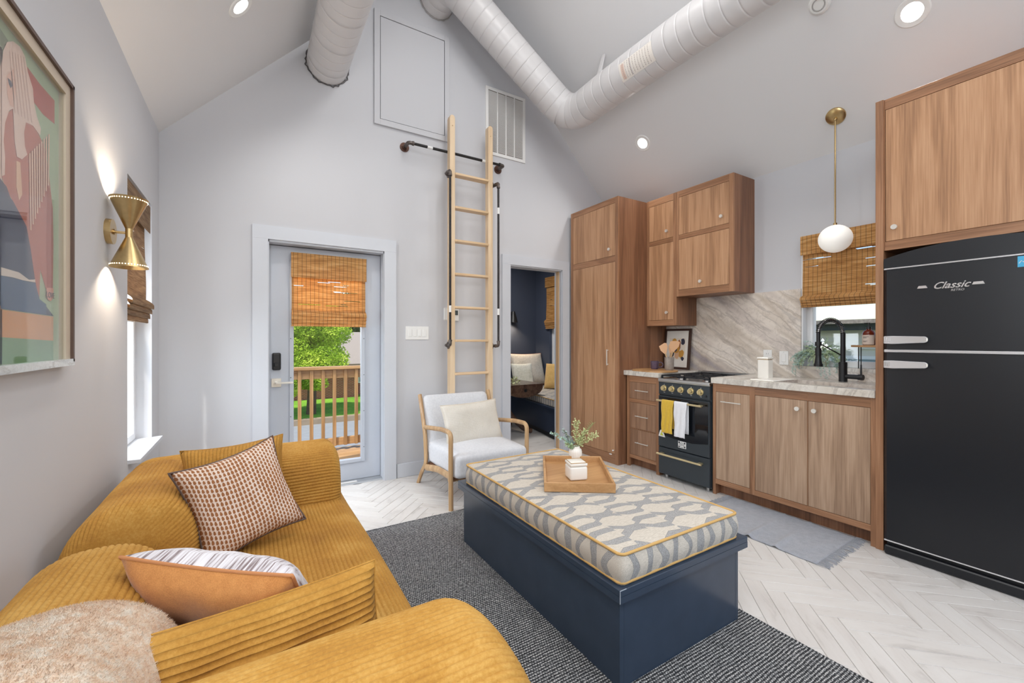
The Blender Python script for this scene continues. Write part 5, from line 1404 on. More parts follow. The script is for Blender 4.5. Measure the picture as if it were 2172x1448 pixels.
for k in range(9): a = PI/2*k/8; Ty.append((SY_0+.07*(1-math.cos(a)), .07*(1-math.sin(a))))
for k in range(1, 60): Ty.append((SY_0+.07+(SY_1-SY_0-.14)*k/60, 0))
for k in range(9): a = PI/2*(1-k/8); Ty.append((SY_1-.07*(1-math.cos(a)), .07*(1-math.sin(a))))
def seatf(u, v):
    i = round(u*(len(Ty)-1)); j = round(v*(len(sp)-1)); y, ins = Ty[i]; x, z, nx, nz, rib, L = sp[j]
    flare = .012*math.sin(PI*min(1, max(0, (y-.9)/1.5)))
    px, pz = x+nx*(rib-ins), z+nz*(rib-ins)
    if x > 0: px += flare*(x/.45)
    if nz > .5: pz += .004*noise.noise(Vector((x*5, y*3, 0)))
    return (px, y, max(pz, .0095))
b.grid(seatf, len(Ty)-1, len(sp)-1)
b.done('seat', M_cordgeo, SO, smooth=75, fixn=True)
b = B(); b.box((-.52, .36, .012), (.42, 2.80, .05)); b.done('base_board', M_black, SO)
b = B()
for (yy) in (.375, 2.79): b.box((-.5, yy, .05), (.36, yy+.02, .33))
b.done('end_panel', M_cordgeo, SO)
# arms (rolls along X)
bolster('arm_roll', rounded_profile(.235, .268, 3.2), 2.60, 'x', -.50, .405, .10, .06, SO, M_cordgeo, z0=.405)
bolster('arm_roll', rounded_profile(.245, .285, 2.6), .76, 'x', -.50, .452, .12, .10, SO, M_cordgeo, z0=.405)
# back rolls (along Y)
pbk = rounded_profile(.178, .292, 2.7)
bolster('back_roll', pbk, -.345, 'y', 1.80, 2.55, .075, .08, SO, M_cordgeo, anchor=-.12, z0=.405, slant=.35)
bolster('back_roll', pbk, -.345, 'y', .62, 1.64, .08, .13, SO, M_cordgeo, anchor=-.12, z0=.405)

# pillows on the sofa
pillow('corduroy_pillow', 'mustard corduroy square pillow leaning on the far sofa arm', .40, .38, .13, M_cordpil, (-.06, 2.29, .595), (.99, -.08, .09), (-.03, .22, .97), seed=3, pinch=.09)
pillow('patterned_pillow', 'rust and cream leaf patterned pillow with dark piping on the sofa', .375, .39, .15, M_rust, (-.035, 2.03, .612), (.90, .34, .20), (-.34, .28, .88), pipe=M_dkpipe, pinch=.12, seed=4)
pillow('two_tone_pillow', 'pillow with orange back and grey woven front in the middle of the sofa', .43, .40, .16, M_greyweave, (-.03, 1.31, .565), (-.80, .60, .05), (-.32, -.42, .72), pipe=plain('orange_piping', srgb(190, 130, 84), .8), back=M_orange, pinch=.07, seed=5)
pillow('lumbar_pillow', 'long mustard corduroy lumbar pillow leaning on the near sofa arm', .49, .28, .12, M_cordpil, (.025, 1.04, .553), (.995, .03, .05), (-.05, .26, .95), pinch=.05, uvrot=True, seed=6)
# mohair throw bunched in the near corner
tb_ = empty('mohair_throw', (-.3, .95, .42), 'fluffy beige mohair throw heaped in the near corner of the sofa', 'throw')
b = B()
def throw(u, v):
    a = 2*u-1; c = 2*v-1
    x = -.35+.225*a; y = .98+.29*c
    k = max(0, 1-abs(a)**3.2)**.5*max(0, 1-abs(c)**3.2)**.5
    z = .50+.255*k + .018*noise.noise(Vector((x*7, y*7, 3))) + .012*math.sin(x*14+y*20)
    return (x, y, z)
b.grid(throw, 60, 60); o = b.done('blanket_heap', M_fuzz, tb_, smooth=80)
b = B()
def throw2(u, v):
    a = u*2*PI; t = v; x = -.50+t*.40; y = .80-.03*t; r_ = .085*(1-abs(2*t-1)**5)**.4+.002
    return (x+.0, y+r_*1.1*math.cos(a), .62+.02*math.sin(t*6)+r_*math.sin(a)*1.15)
b.grid(throw2, 30, 40); b.done('blanket_fold', M_fuzz, tb_, smooth=80, fixn=True)

b = B(); rnd = random.Random(9)
for k in range(42000):
    if k % 5 == 0: p = Vector(throw2(rnd.random(), rnd.random())); d = Vector((rnd.uniform(-1, 1), -.3, rnd.uniform(.2, 1)))
    else:
        u, v = rnd.random(), rnd.random(); p = Vector(throw(u, v)); e = .01; nn = (Vector(throw(u+e, v))-p).cross(Vector(throw(u, v+e))-p)
        if nn.length < 1e-9: continue
        d = nn.normalized()*(1 if nn.z > 0 else -1)+Vector((rnd.uniform(-.9, .9), rnd.uniform(-.9, .9), rnd.uniform(-.2, .4)))
    d = d.normalized()*rnd.uniform(.003, .007); e = d.orthogonal().normalized()*.0006
    b.bm.faces.new([b.bm.verts.new(p-e), b.bm.verts.new(p+e), b.bm.verts.new(p+d)])
b.done('mohair_fluff', M_fuzz, tb_, kind='stuff')

# ================================================================== SCONCE, PICTURE
SCY = 2.575; SCX = -.482; SCZ = 1.738
sc = empty('wall_sconce', (XL, SCY, SCZ), 'brass double cone wall sconce with pierced rims beside the left window', 'wall lamp')
b = B(); b.cyl((XL, SCY, SCZ), (XL+.022, SCY, SCZ), .056, n=40); b.done('wall_plate', M_brass, sc, smooth=40)
b = B(); b.cyl((XL+.022, SCY, SCZ), (SCX, SCY, SCZ), .006, n=12); b.cyl((XL+.022, SCY, SCZ), (XL+.028, SCY, SCZ), .012, n=16); b.cyl((SCX, SCY, SCZ-.022), (SCX, SCY, SCZ+.022), .0135, n=20); b.done('arm', M_brass, sc, smooth=40)
def holes(b, z, r, n_=40):
    for k in range(n_):
        a = 2*PI*k/n_; p = Vector((SCX+r*math.cos(a), SCY+r*math.sin(a), z)); d = Vector((math.cos(a), math.sin(a), 0)); b.cyl(p, p+d*.0012, .0026, n=6)
for s_ in (1, -1):
    b = B(); b.lathe([(.0135, s_*.02), (.0700, s_*.158), (.0685, s_*.158), (.012, s_*.022)], c=(SCX, SCY, SCZ), n=48); cn_ = b.done('cone_shade', M_brass, sc, smooth=40)
    b = B(); holes(b, SCZ+s_*.148, .0663); b.done('pierced_hole', emit('pierced_glow', (1, .9, .7, 1), 2.5), cn_, kind='stuff')
    b = B(); b.sph((SCX, SCY, SCZ+s_*.09), .018, 16); b.done('bulb', M_bulb, cn_, smooth=60)
    lamp('sconce_lamp', 'SPOT', (SCX, SCY, SCZ+s_*.115), 9, (1, .82, .62), aim=(SCX, SCY, SCZ+s_*1), spot_size=math.radians(125), spot_blend=.6, shadow_soft_size=.015)

# big framed picture
pc = empty('framed_artwork', (XL, 1.5, 1.17), 'large framed colour print of a pale haired figure on the left wall', 'picture')
PY0, PY1, PZ0, PZ1 = 1.10, 2.045, 1.175, 2.125; PX = XL+.032
M_frd = plain('walnut_frame', srgb(88, 68, 58), .45, nscale=30)
M_frm = marble('frame_edge_reflection', [(.3, srgb(150, 156, 162)), (.45, srgb(206, 212, 214)), (.6, srgb(226, 230, 230)), (.75, srgb(190, 196, 200))], scale=4)  # pale marbling is a glass reflection put into the frame colour
bx('frame_side', (XL, PY1-.012, PZ0), (PX, PY1, PZ1), M_frd, pc); bx('frame_side', (XL, PY0, PZ0), (PX, PY0+.012, PZ1), M_frd, pc)
bx('frame_top', (XL, PY0, PZ1-.012), (PX, PY1, PZ1), M_frd, pc); bx('frame_bottom', (XL, PY0, PZ0-.012), (PX, PY1+.0, PZ0+.01), M_frm, pc)
for nm, a, c in (('liner', (PY1-.05, PZ0+.01), (PY1-.012, PZ1-.012)), ('liner', (PY0+.012, PZ0+.01), (PY0+.05, PZ1-.012)), ('liner', (PY0+.05, PZ1-.05), (PY1-.05, PZ1-.012))):
    bx(nm, (XL+.002, a[0], a[1]), (PX-.008, c[0], c[1]), plain('liner_cream', srgb(196, 182, 164), .6) if nm else None, pc)
AX = XL+.006
def art(poly, col, layer, name='print_shape', mat=None):
    t = bmesh.new(); vs = [t.verts.new((AX+layer*.0004, p[0], p[1])) for p in poly]; f = t.faces.new(vs); bmesh.ops.recalc_face_normals(t, faces=t.faces)
    b = B(); b.add(t); return b.done(name, mat or plain('ink', srgb(*col), .6, nscale=6, var=.06), pc)
A0, A1 = PY0+.03, PY1-.05
ART = {
    'stripe': [(1.756, 2.033), (1.85, 2.027), (1.96, 2.03), (1.96, 1.954), (1.871, 1.945), (1.802, 1.952), (1.744, 1.961)],
    'garment': [(1.631, 1.831), (1.674, 1.872), (1.732, 1.882), (1.802, 1.89), (1.843, 1.869), (1.886, 1.846), (1.909, 1.792), (1.943, 1.677), (1.948, 1.56), (1.943, 1.41), (1.891, 1.408), (1.85, 1.462), (1.843, 1.376), (1.815, 1.386), (1.795, 1.442), (1.756, 1.574), (1.674, 1.625), (1.631, 1.649), (1.618, 1.671)],
    'sleeve': [(1.886, 1.734), (1.918, 1.731), (1.943, 1.677), (1.948, 1.557), (1.943, 1.41), (1.897, 1.412), (1.891, 1.567), (1.897, 1.694)],
    'navy': [(1.61, 1.661), (1.641, 1.652), (1.663, 1.627), (1.674, 1.625), (1.756, 1.574), (1.782, 1.516), (1.811, 1.43), (1.836, 1.375), (1.891, 1.355), (1.95, 1.327), (1.61, 1.33)],
    'cuff': [(1.61, 1.436), (1.708, 1.436), (1.769, 1.423), (1.811, 1.429), (1.811, 1.42), (1.732, 1.417), (1.674, 1.418), (1.61, 1.415)],
    'skirtblue': [(1.61, 1.415), (1.732, 1.416), (1.811, 1.418), (1.843, 1.373), (1.891, 1.361), (1.891, 1.329), (1.61, 1.33)],
    'orange': [(1.61, 1.328), (1.95, 1.325), (1.95, 1.247), (1.61, 1.257)],
    'green2': [(1.61, 1.256), (1.95, 1.247), (1.95, 1.179), (1.61, 1.187)],
    'hair': [(1.614, 1.957), (1.621, 1.997), (1.641, 2.031), (1.674, 2.053), (1.714, 2.062), (1.744, 2.052), (1.763, 2.016), (1.795, 1.987), (1.802, 1.949), (1.822, 1.917), (1.85, 1.893), (1.844, 1.869), (1.795, 1.878), (1.75, 1.868), (1.738, 1.834), (1.744, 1.797), (1.759, 1.78), (1.726, 1.754), (1.696, 1.751), (1.683, 1.789), (1.674, 1.872), (1.652, 1.856), (1.631, 1.815), (1.623, 1.765), (1.631, 1.727), (1.629, 1.679), (1.614, 1.67)],
    'face': [(1.639, 1.942), (1.674, 1.979), (1.685, 1.953), (1.687, 1.916), (1.674, 1.875), (1.657, 1.872), (1.641, 1.893)],
    'eye': [(1.641, 1.938), (1.661, 1.94), (1.669, 1.931), (1.658, 1.919), (1.648, 1.926)],
    'hand': [(1.891, 1.413), (1.943, 1.417), (1.947, 1.388), (1.924, 1.373), (1.903, 1.376), (1.888, 1.386)],
    'neckl': [(1.694, 1.739), (1.717, 1.742), (1.722, 1.705), (1.729, 1.657), (1.71, 1.635), (1.694, 1.668)],
    'backgreen_dark': [(1.61, 2.047), (1.61, 1.95), (1.647, 2.033), (1.652, 2.041), (1.631, 2.044)],
    'fr': [[(1.769, 1.787), (1.778, 1.792), (1.784, 1.568), (1.777, 1.569)], [(1.784, 1.799), (1.794, 1.805), (1.799, 1.588), (1.791, 1.589)], [(1.8, 1.812), (1.81, 1.818), (1.814, 1.608), (1.806, 1.609)], [(1.816, 1.826), (1.826, 1.831), (1.829, 1.628), (1.821, 1.629)], [(1.833, 1.839), (1.843, 1.845), (1.844, 1.649), (1.836, 1.65)], [(1.85, 1.853), (1.86, 1.859), (1.86, 1.671), (1.851, 1.671)], [(1.867, 1.868), (1.877, 1.874), (1.876, 1.692), (1.867, 1.693)], [(1.885, 1.882), (1.895, 1.888), (1.892, 1.714), (1.883, 1.715)], [(1.903, 1.897), (1.914, 1.903), (1.909, 1.737), (1.9, 1.737)]],
    'hs': [[(1.652, 2.015), (1.656, 2.018), (1.685, 1.866), (1.681, 1.864)], [(1.667, 2.021), (1.672, 2.023), (1.705, 1.87), (1.7, 1.868)], [(1.683, 2.026), (1.687, 2.029), (1.725, 1.873), (1.72, 1.871)], [(1.699, 2.032), (1.703, 2.035), (1.745, 1.877), (1.74, 1.875)], [(1.715, 2.038), (1.72, 2.041), (1.766, 1.88), (1.761, 1.878)], [(1.732, 2.045), (1.737, 2.047), (1.788, 1.884), (1.783, 1.882)]],
}
art([(A0, PZ0+.01), (A1, PZ0+.01), (A1, PZ1-.012), (A0, PZ1-.012)], (176, 196, 156), 0, 'print_sheet')
art([(A0, PZ0+.01), (1.62, PZ0+.01), (1.62, 1.262), (A0, 1.30)], (128, 162, 120), 1)
art([(A0, 1.262), (1.62, 1.262), (1.62, 1.335), (A0, 1.40)], (222, 166, 104), 1)
art([(A0, 1.40), (1.62, 1.335), (1.62, 1.66), (1.45, 1.72), (1.30, 1.60), (A0, 1.55)], (50, 62, 88), 1)
art([(1.40, 1.72), (1.62, 1.66), (1.62, 2.0), (1.52, 2.03), (1.45, 1.9)], (232, 202, 184), 1)
art([(A0, 1.86), (1.45, 1.95), (1.42, 1.84), (A0, 1.76)], (190, 84, 60), 1)
for key, col_, lay in (('backgreen_dark', (140, 150, 122), 1), ('stripe', (186, 84, 62), 1), ('orange', (224, 162, 100), 1), ('green2', (132, 168, 122), 1), ('garment', (196, 116, 92), 2), ('sleeve', (176, 82, 54), 3),
        ('navy', (52, 60, 86), 3), ('skirtblue', (64, 92, 124), 4), ('cuff', (236, 222, 206), 5), ('face', (236, 190, 166), 6), ('hair', (240, 212, 194), 5), ('eye', (96, 98, 108), 7), ('neckl', (238, 196, 158), 4), ('hand', (232, 158, 132), 6)):
    art(ART[key], col_, lay)
for p in ART['fr']: art(p, (240, 202, 172), 6, 'fringe_stroke')
for p in ART['hs']: art(p, (214, 178, 158), 6, 'hair_stroke')
text('LOVE', .026, M_black, 'print_lettering', pc, axes((AX+.0036, (ART['hand'][0][0]+ART['hand'][1][0])/2, ART['hand'][0][1]-.022), (0, 1, 0), (0, 0, 1)), .0002)
bx('glazing', (XL+.016, PY0+.012, PZ0+.01), (XL+.0185, PY1-.012, PZ1-.012), M_glass, pc)

# ================================================================== BLUE ROOM beyond the doorway
RY0, RY1 = YB+.12, 5.95; RXL, RXR, RZ = 2.05, 4.12, 2.6
struct(bx('floor_1', (RXL-.1, RY0-.13, -.1), (RXR+.1, RY1+.1, -.001), M_tile)).name = 'floor'
struct(bx('wall_far', (RXL-.1, RY1, 0), (RXR+.12, RY1+.1, RZ), M_nvywall))
struct(bx('wall_side', (RXL-.1, RY0, 0), (RXL, RY1, RZ), M_nvywall))
wall_with_holes('wall_side', 'x', RXR, RXR+.12, [(RY0, 4.75, 0, RZ), (5.56, RY1, 0, RZ), (4.75, 5.56, 0, .78), (4.75, 5.56, 2.2, RZ)], M_nvywall)
struct(bx('wall_near', (2.0, RY0, 2.05), (RXR, RY0+.01, RZ), M_nvywall)); struct(bx('wall_near', (3.012, RY0, 0), (RXR, RY0+.01, 2.05), M_nvywall)); struct(bx('wall_near', (2.05, RY0, 0), (2.299, RY0+.01, 2.05), M_nvywall))
struct(bx('ceiling', (RXL-.1, RY0, RZ), (RXR+.12, RY1+.1, RZ+.1), M_ceil))
# pocket door edge
pk = bx('door_2', (2.985, YB+.036, .005), (3.05, YB+.084, 2.04), wood('raw_pine_edge', srgb(170, 132, 92), srgb(200, 164, 124), srgb(220, 190, 150), axis='z')); struct(pk)
w3 = empty('window_3', (RXR+.06, 5.1, .78), kind='structure')
b = B()
for (ya, yb, za, zb) in rects(4.75, 5.56, .78, 2.2, .05)+((5.1, 5.14, .83, 2.15),): b.box((RXR+.05, ya, za), (RXR+.1, yb, zb), .002)
b.done('frame', M_vinyl, w3); bx('pane', (RXR+.072, 4.79, .82), (RXR+.076, 5.52, 2.16), M_glass, w3)
shade('roman_blind', 'woven bamboo shade over the window inside the dark blue room', (RXR-.004, 5.62, 0), (0, -1, 0), (-1, 0, 0), .86, 2.26, .16, 1.58, 1.42, M_bamy, gaps=(1.9, 1.8, 1.66))
# bench: L shaped seat, front facing -X, Y from 4.0
bn = empty('window_bench', (3.7, 4.95, 0), 'navy built-in bench in the dark blue room', 'bench')
M_navyd = plain('bench_navy', srgb(38, 52, 74), .4, nscale=8)
b = B(); fx = 3.30
b.prism([(3.155, 3.99), (RXR, 3.99), (RXR, RY1), (3.505, RY1)], 'z', .07, .38); b.done('bench_front', M_navyd, bn)
B().prism([(3.20, 3.99), (RXR, 3.99), (RXR, RY1), (3.54, RY1)], 'z', 0, .07).done('toe_kick', M_black, bn)
B().prism([(3.135, 3.985), (RXR, 3.985), (RXR, RY1), (3.485, RY1)], 'z', .38, .40, .001).done('bench_top', M_navyd, bn)
bc = empty('bench_cushion', (3.7, 4.95, .40), 'patterned cream and grey cushion on the navy bench in the blue room', 'cushion')
B().prism([(3.17, 4.0), (4.10, 4.0), (4.10, 5.93), (3.50, 5.93)], 'z', .401, .505, .012).done('cushion_cover', M_hex, bc, smooth=40)
B().tube([(3.172, 4.0, .495), (3.502, 5.93, .495)], .006, 6).done('piping', M_piping, bc)
pillow('stripe_pillow', 'large cream textured pillow with rust edge on the blue room bench', .62, .52, .17, fabric('cream_boucle', srgb(196, 186, 170), srgb(228, 220, 206), 60, .8), (3.80, 5.72, .78), (1, -.02, 0), (0, .3, .95), pipe=plain('rust_edge', srgb(176, 116, 84), .8), seed=8)
pillow('leaf_pillow', 'small pale leaf printed pillow leaning in front of the big cream one', .36, .38, .12, fabric('pale_print', srgb(206, 206, 188), srgb(236, 234, 222), 50, .4), (3.56, 5.5, .70), (1, -.1, 0), (0, .25, .95), seed=9)
pillow('ochre_pillow', 'plain ochre yellow pillow on the blue room bench', .42, .40, .14, fabric('ochre_linen', srgb(206, 168, 98), srgb(226, 190, 122), 300), (3.93, 5.12, .70), (.35, -.9, .05), (.25, .05, .95), seed=10)
pillow('grey_pillow', 'light grey pillow nearest the doorway on the blue room bench', .42, .42, .14, M_linen, (3.93, 4.70, .70), (.3, -.93, 0), (.25, .1, .95), seed=11)
# live-edge half-log table
tt = empty('half_log_table', (2.95, 4.62, 0), 'dark brown half log table with curved legs in the blue room', 'table')
M_log = wood('dark_log', srgb(48, 32, 26), srgb(84, 60, 48), srgb(120, 92, 72), axis='y', scale=.7, rough=.25)
cx_ = 3.02
prof = [(cx_-.30, .655)]+[(cx_-.28*math.cos(a), .645-.145*math.sin(a)**.8) for a in [PI*k/20 for k in range(21)]]+[(cx_+.30, .655), (cx_+.30, .668), (cx_-.30, .668)]
tp = B().prism(prof, 'y', 4.60, 5.45).done('log_top', M_log, tt, smooth=30)
B().lathe([(0, 0), (.02, 0), (.022, .002), (0, .003)], c=(cx_, 4.597, .59), M=Matrix.Rotation(PI/2, 4, 'X'), n=16).done('knot', M_black, tp)
b = B(); b.tube(smoothpath([(2.82, 4.85, .52), (2.92, 4.8, .24), (3.10, 4.75, .06), (3.20, 4.73, .03)], .1, .02), [.04]*60 if False else .036, 8); b.done('curved_leg', M_log, tt, smooth=50)
b = B(); b.tube(smoothpath([(2.86, 5.25, .52), (2.95, 5.25, .24), (3.08, 5.2, .06), (3.16, 5.2, .03)], .1, .02), .036, 8); b.done('curved_leg', M_log, tt, smooth=50)
gp = empty('greenery_bunch', (2.9, 4.85, .668), 'pale green leafy sprigs lying on the half log table', 'plant')
rnd = random.Random(5); b = B()
for k in range(120): disc_leaf(b, Vector((2.9+rnd.uniform(-.14, .17), 4.85+rnd.uniform(-.06, .06), .675+rnd.uniform(0, .07))), [rnd.uniform(-1, 1) for _ in range(3)], .013, rnd)
b.done('leaf_cluster', M_cream_leaf, gp, kind='stuff'); B().tube([(2.78, 4.85, .674), (3.05, 4.86, .678)], .003, 5).done('stem', M_leaf, gp)
# blue room sconce
bs = empty('wall_sconce', (3.42, RY1, 1.65), 'small black cone sconce on the dark blue wall', 'wall lamp')
B().cyl((3.60, RY1, 1.66), (3.60, RY1-.02, 1.66), .05, n=24).done('wall_plate', M_black, bs)
b = B(); b.lathe([(.03, .09), (.075, -.09), (.073, -.09), (.028, .088)], c=(3.60, RY1-.11, 1.62), n=28); b.lathe([(0, .09), (.03, .09)], c=(3.60, RY1-.11, 1.62), n=28); b.cyl((3.60, RY1-.02, 1.66), (3.60, RY1-.1, 1.66), .007); b.done('cone_shade', M_black, bs, smooth=40)
B().sph((3.60, RY1-.11, 1.585), .02, 12).done('bulb', M_bulb, bs)
lamp('sconce_lamp', 'SPOT', (3.60, RY1-.11, 1.57), 26, (1, .76, .52), aim=(3.60, RY1-.06, 0), spot_size=math.radians(120), spot_blend=.7, shadow_soft_size=.02)
lamp('blue_room_fill', 'AREA', (2.9, 4.9, RZ-.03), 26, (1, .96, .92), rot=(0, 0, 0), size=.5)  # unseen fill added under the blue room ceiling to brighten it

# ================================================================== OUTSIDE
# deck with railing
dk = empty('timber_deck', (1.0, 4.6, -.12), 'small pressure treated timber deck with railing outside the entry door', 'deck')
y = YB+.22; k = 0
while y < 5.45:
    bx('deck_board', (-.6, y, -.085), (2.0, y+.135, -.045), M_deckx, dk, bev=.003); y += .142
b = B(); b.box((-.6, 3.98, -.25), (2.0, 4.02, -.085)); b.box((-.6, 5.38, -.25), (2.0, 5.42, -.085)); b.done('joist', M_deck, dk)
for (xx, yy) in ((-.5, 5.4), (1.9, 5.4)): bx('deck_post', (xx-.045, yy-.045, -3.3), (xx+.045, yy+.045, -.085), M_deck, dk)
rl = empty('deck_railing', (.7, 5.35, -.045), 'brown timber railing with square balusters seen through the door glass', 'railing')
bx('top_cap', (-.6, 5.27, .905), (1.98, 5.40, .94), M_deckx, rl, bev=.004)
bx('top_rail', (-.6, 5.325, .80), (1.98, 5.36, .905), M_deckx, rl, bev=.003); bx('bottom_rail', (-.6, 5.325, .01), (1.98, 5.36, .10), M_deckx, rl, bev=.003)
x = -.42
while x < 1.98:
    bx('baluster', (x, 5.29, .012), (x+.036, 5.325, .905), M_deck, rl, bev=.002); x += .122
for xx in (-.6, 1.90): bx('rail_post', (xx, 5.30, -.045), (xx+.09, 5.39, .905), M_deck, rl)
G = -3.3
n = N('lawn'); n.set(Roughness=.95); v = n.coord(); n.col(n.ramp(n.math('ADD', n.math('MULTIPLY', n.noise(v, 6, 5, .7), .5), n.math('MULTIPLY', n.noise(v, .5, 3), .5)), [(.35, srgb(88, 138, 34)), (.52, srgb(130, 182, 50)), (.7, srgb(176, 208, 76))])); M_lawn = n.m
gr = struct(bx('ground', (-40, 5.9, G-.3), (60, 60, G-.02), M_lawn)); gr.name = 'ground'
gs = struct(bx('ground', (XR+.4, -12, G-.3), (40, 5.9, G-.02), plain('gravel', srgb(168, 164, 158), .95, nscale=8, var=.15))); 
o = bx('road', (-30, 12, G-.019), (45, 25.0, G+.0), plain('asphalt_pale', srgb(150, 153, 157), .9, nscale=3, var=.06)); struct(o)
o = bx('kerb', (-30, 25.0, G-.019), (45, 25.5, G+.28), plain('kerb_stone', srgb(158, 140, 118), .9, nscale=2, var=.1)); struct(o)
lw_ = B(); lw_.prism([(25.5, G), (25.5, G+.26), (34, G+.3), (44, G+.3), (44, G)], 'x', -30, 45); o = lw_.done('lawn_bank', M_lawn); struct(o)
n = N('red_brick'); n.set(Roughness=.9); br_ = n.n('ShaderNodeTexBrick'); n.l(n.coord('Object', (1, 1, 1), rot=(math.radians(90), 0, 0)), br_.inputs[0]); br_.inputs['Scale'].default_value = 1
br_.inputs['Brick Width'].default_value = .25; br_.inputs['Row Height'].default_value = .085; br_.inputs['Mortar Size'].default_value = .012
br_.inputs['Color1'].default_value = srgb(164, 82, 64); br_.inputs['Color2'].default_value = srgb(130, 62, 50); br_.inputs['Mortar'].default_value = srgb(170, 140, 124); n.col(br_.outputs[0]); M_brick = n.m
M_shingle = plain('shingles', srgb(158, 148, 140), .9, nscale=30, var=.25)
hs = empty('brick_house', (6, 34, G+.3), 'low red brick house with grey shingle roof across the road', 'house')
bx('wall', (-14, 33.2, G+.2), (6.6, 42, G+2.75), M_brick, hs); bx('wall', (6.6, 34.4, G+.2), (20, 42, G+2.75), M_brick, hs)
B().prism([(32.4, G+2.75), (37.5, G+5.2), (42.6, G+2.75)], 'x', -15, 21).done('roof', M_shingle, hs)
bx('fascia', (-15, 32.3, G+2.55), (21, 32.42, G+2.8), plain('fascia', srgb(110, 96, 84), .7), hs)
for xx in (7.0, 2.2, -2.4): 
    f = bx('window', (xx, 33.1 if xx < 6 else 34.3, G+1.2), (xx+1.3, 33.3 if xx < 6 else 34.5, G+2.4), M_vinyl, hs); bx('pane', (xx+.1, 33.08 if xx < 6 else 34.28, G+1.3), (xx+1.2, 33.1 if xx < 6 else 34.3, G+2.3), plain('dark_pane', srgb(130, 150, 160), .1), f)
def leafmat(name, c1, c2, c3):
    n = N(name); n.set(Roughness=.7); v = n.coord(); c = n.ramp(n.noise(v, 1.3, 4, .7), [(.36, c1), (.5, c2), (.64, c3)]); n.col(c)
    tl = n.n('ShaderNodeBsdfTranslucent'); n.l(c, tl.inputs[0]); mx = n.n('ShaderNodeMixShader'); mx.inputs[0].default_value = .35
    n.l(n.b.outputs[0], mx.inputs[1]); n.l(tl.outputs[0], mx.inputs[2]); n.l(mx.outputs[0], n.out.inputs[0]); return n.m
M_l1 = leafmat('maple_leaf', srgb(120, 160, 30), srgb(180, 210, 56), srgb(222, 236, 100)); M_l2 = leafmat('dark_leaf', srgb(38, 66, 30), srgb(62, 96, 44), srgb(96, 130, 64))
M_bark = plain('bark', srgb(96, 78, 62), .9, nscale=4, var=.3)
def tree(name, label, x, y, zb, hgt, blobs, nleaf, ls, mat, seed):
    rnd = random.Random(seed); r = empty(name, (x, y, zb), label, 'tree')
    b = B(); b.tube([(x, y, zb), (x+.1, y, zb+hgt*.4), (x-.1, y, zb+hgt*.75)], [.28*hgt/7, .2*hgt/7, .08*hgt/7], 10)
    for bl in blobs: b.tube([(x, y, zb+hgt*.4), ((x+bl[0])/2, (y+bl[1])/2, (zb+hgt*.4+bl[2])/2+.1), (bl[0], bl[1], bl[2])], [.1*hgt/7, .06*hgt/7, .02], 6)
    b.done('trunk', M_bark, r, smooth=50)
    b = B(); bm = b.bm; tot = sum(bl[3]**2 for bl in blobs)
    for bl in blobs:
        for k in range(int(nleaf*bl[3]**2/tot)):
            d = Vector([rnd.gauss(0, 1) for _ in range(3)]).normalized(); rr = bl[3]*(rnd.random()**.33)*(1+.25*noise.noise(d*2.5+Vector(bl[:3]))); p = Vector(bl[:3])+Vector((d.x*rr, d.y*rr, d.z*rr*.75))
            a = Vector([rnd.uniform(-1, 1) for _ in range(3)]).normalized(); c = a.orthogonal().normalized(); s_ = ls*rnd.uniform(.6, 1.3)
            bm.faces.new([bm.verts.new(p-a*s_), bm.verts.new(p+c*s_*.55), bm.verts.new(p+a*s_), bm.verts.new(p-c*s_*.55)])
    b.done('foliage', mat, r, kind='stuff')
tree('maple_tree', 'bright yellow green tree on the lawn beyond the deck railing', 2.9, 27, G+.25, 7, [(2.0, 26, -.2, 1.5), (3.45, 26, .15, 1.35), (1.0, 26.5, .9, 2.0), (3.7, 26.4, 1.7, 1.3), (2.6, 27, 2.4, 2.2), (2.9, 25.6, -1.0, .75), (1.5, 25.6, -1.3, .8)], 60000, .065, M_l1, 4)
tree('shade_tree', 'dark green tree standing behind the brick house on the right', 12, 46, G, 12, [(11.5, 46, 3.0, 3.6), (14.5, 47, 2.6, 3.4), (9.5, 46, 3.6, 3.4), (12, 46, 6, 4)], 16000, .2, M_l2, 5)
tree('shade_tree', 'dark green tree standing behind the brick house on the left', 0, 46, G, 12, [(1, 46, 3.0, 3.6), (-3, 47, 3.6, 3.4), (-1, 46, 6, 4)], 12000, .2, M_l2, 6)
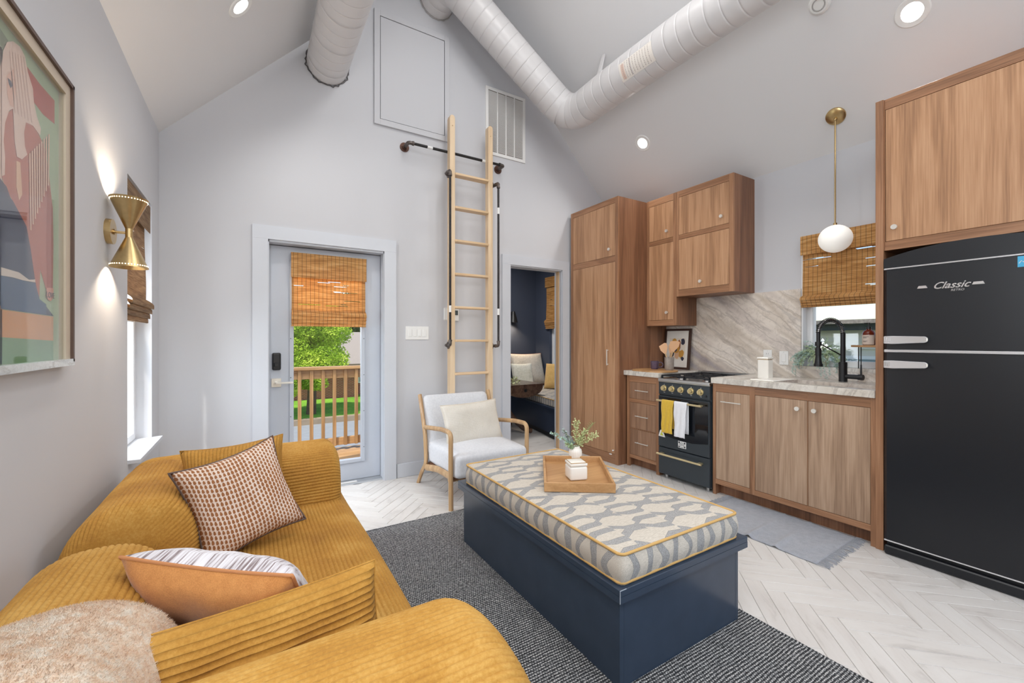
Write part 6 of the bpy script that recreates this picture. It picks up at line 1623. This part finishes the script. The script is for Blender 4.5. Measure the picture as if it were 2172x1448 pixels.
# neighbour's siding building to the right, seen through kitchen window and other windows
nb = empty('siding_building', (8.5, 3.5, G), 'grey green clapboard building seen through the kitchen window', 'building')
M_side = plain('siding_paint', srgb(220, 216, 200), .7, nscale=3, var=.05)
bx('wall', (8.06, 1.9, G), (12, 5.2, 1.42), plain('siding_back', srgb(96, 108, 106), .8), nb)
z = -.9
while z < 1.40:
    B().prism([(8.06, z), (8.025, z-.012), (8.05, z+.112)], 'y', 1.9, 5.2).done('clapboard', M_side, nb); z += .112
bx('fascia', (7.9, 1.8, 1.40), (12.1, 5.3, 1.50), plain('dark_fascia', srgb(70, 76, 78), .6), nb)
bx('roof', (7.8, 1.75, 1.50), (12.2, 5.35, 1.56), M_shingle, nb)
wd_ = bx('window', (8.0, 2.45, -.2), (8.055, 3.2, 1.0), M_vinyl, nb); bx('pane', (7.995, 2.5, -.15), (8.0, 3.15, .95), plain('pane_grey', srgb(140, 156, 160), .1), wd_)
ln_ = empty('post_lantern', (6.1, 2.5, G), 'white hexagonal post lantern outside the kitchen window', 'lantern')
B().cyl((6.1, 2.50, G), (6.1, 2.50, .93), .035, n=12).done('post', M_vinyl, ln_)
B().lathe([(.05, .93), (.085, 1.1), (.03, 1.1), (.03, .93)], c=(6.1, 2.5, 0), n=6).done('lamp_glass', M_ceramic, ln_)
B().lathe([(.1, 1.1), (.105, 1.115), (.05, 1.19), (.012, 1.22), (.02, 1.24), (0, 1.27)], c=(6.1, 2.5, 0), n=6).done('cap', M_vinyl, ln_)
pp_ = empty('utility_pole', (7.2, 2.1, G), 'weathered mossy wooden pole outside the kitchen window', 'pole')
B().cyl((6.3, 1.72, G), (6.3, 1.72, 6), .10, n=14).done('pole', plain('mossy_wood', srgb(150, 146, 92), .9, nscale=9, var=.2), pp_); B().cyl((6.3, 1.72, 2.0), (6.3, 1.72, 2.06), .106, n=14).done('band', M_steel, pp_)
dp = empty('downpipe', (7.0, 2.1, G), 'white vertical corner board beyond the kitchen window', 'board'); bx('board', (6.9, 2.02, G), (6.98, 2.2, 3.2), M_vinyl, dp); bx('board_edge', (6.88, 2.2, G), (6.98, 2.215, 3.2), M_wall, dp)

for o in list(bpy.data.objects):
    if '_off' in o: del o['_off']
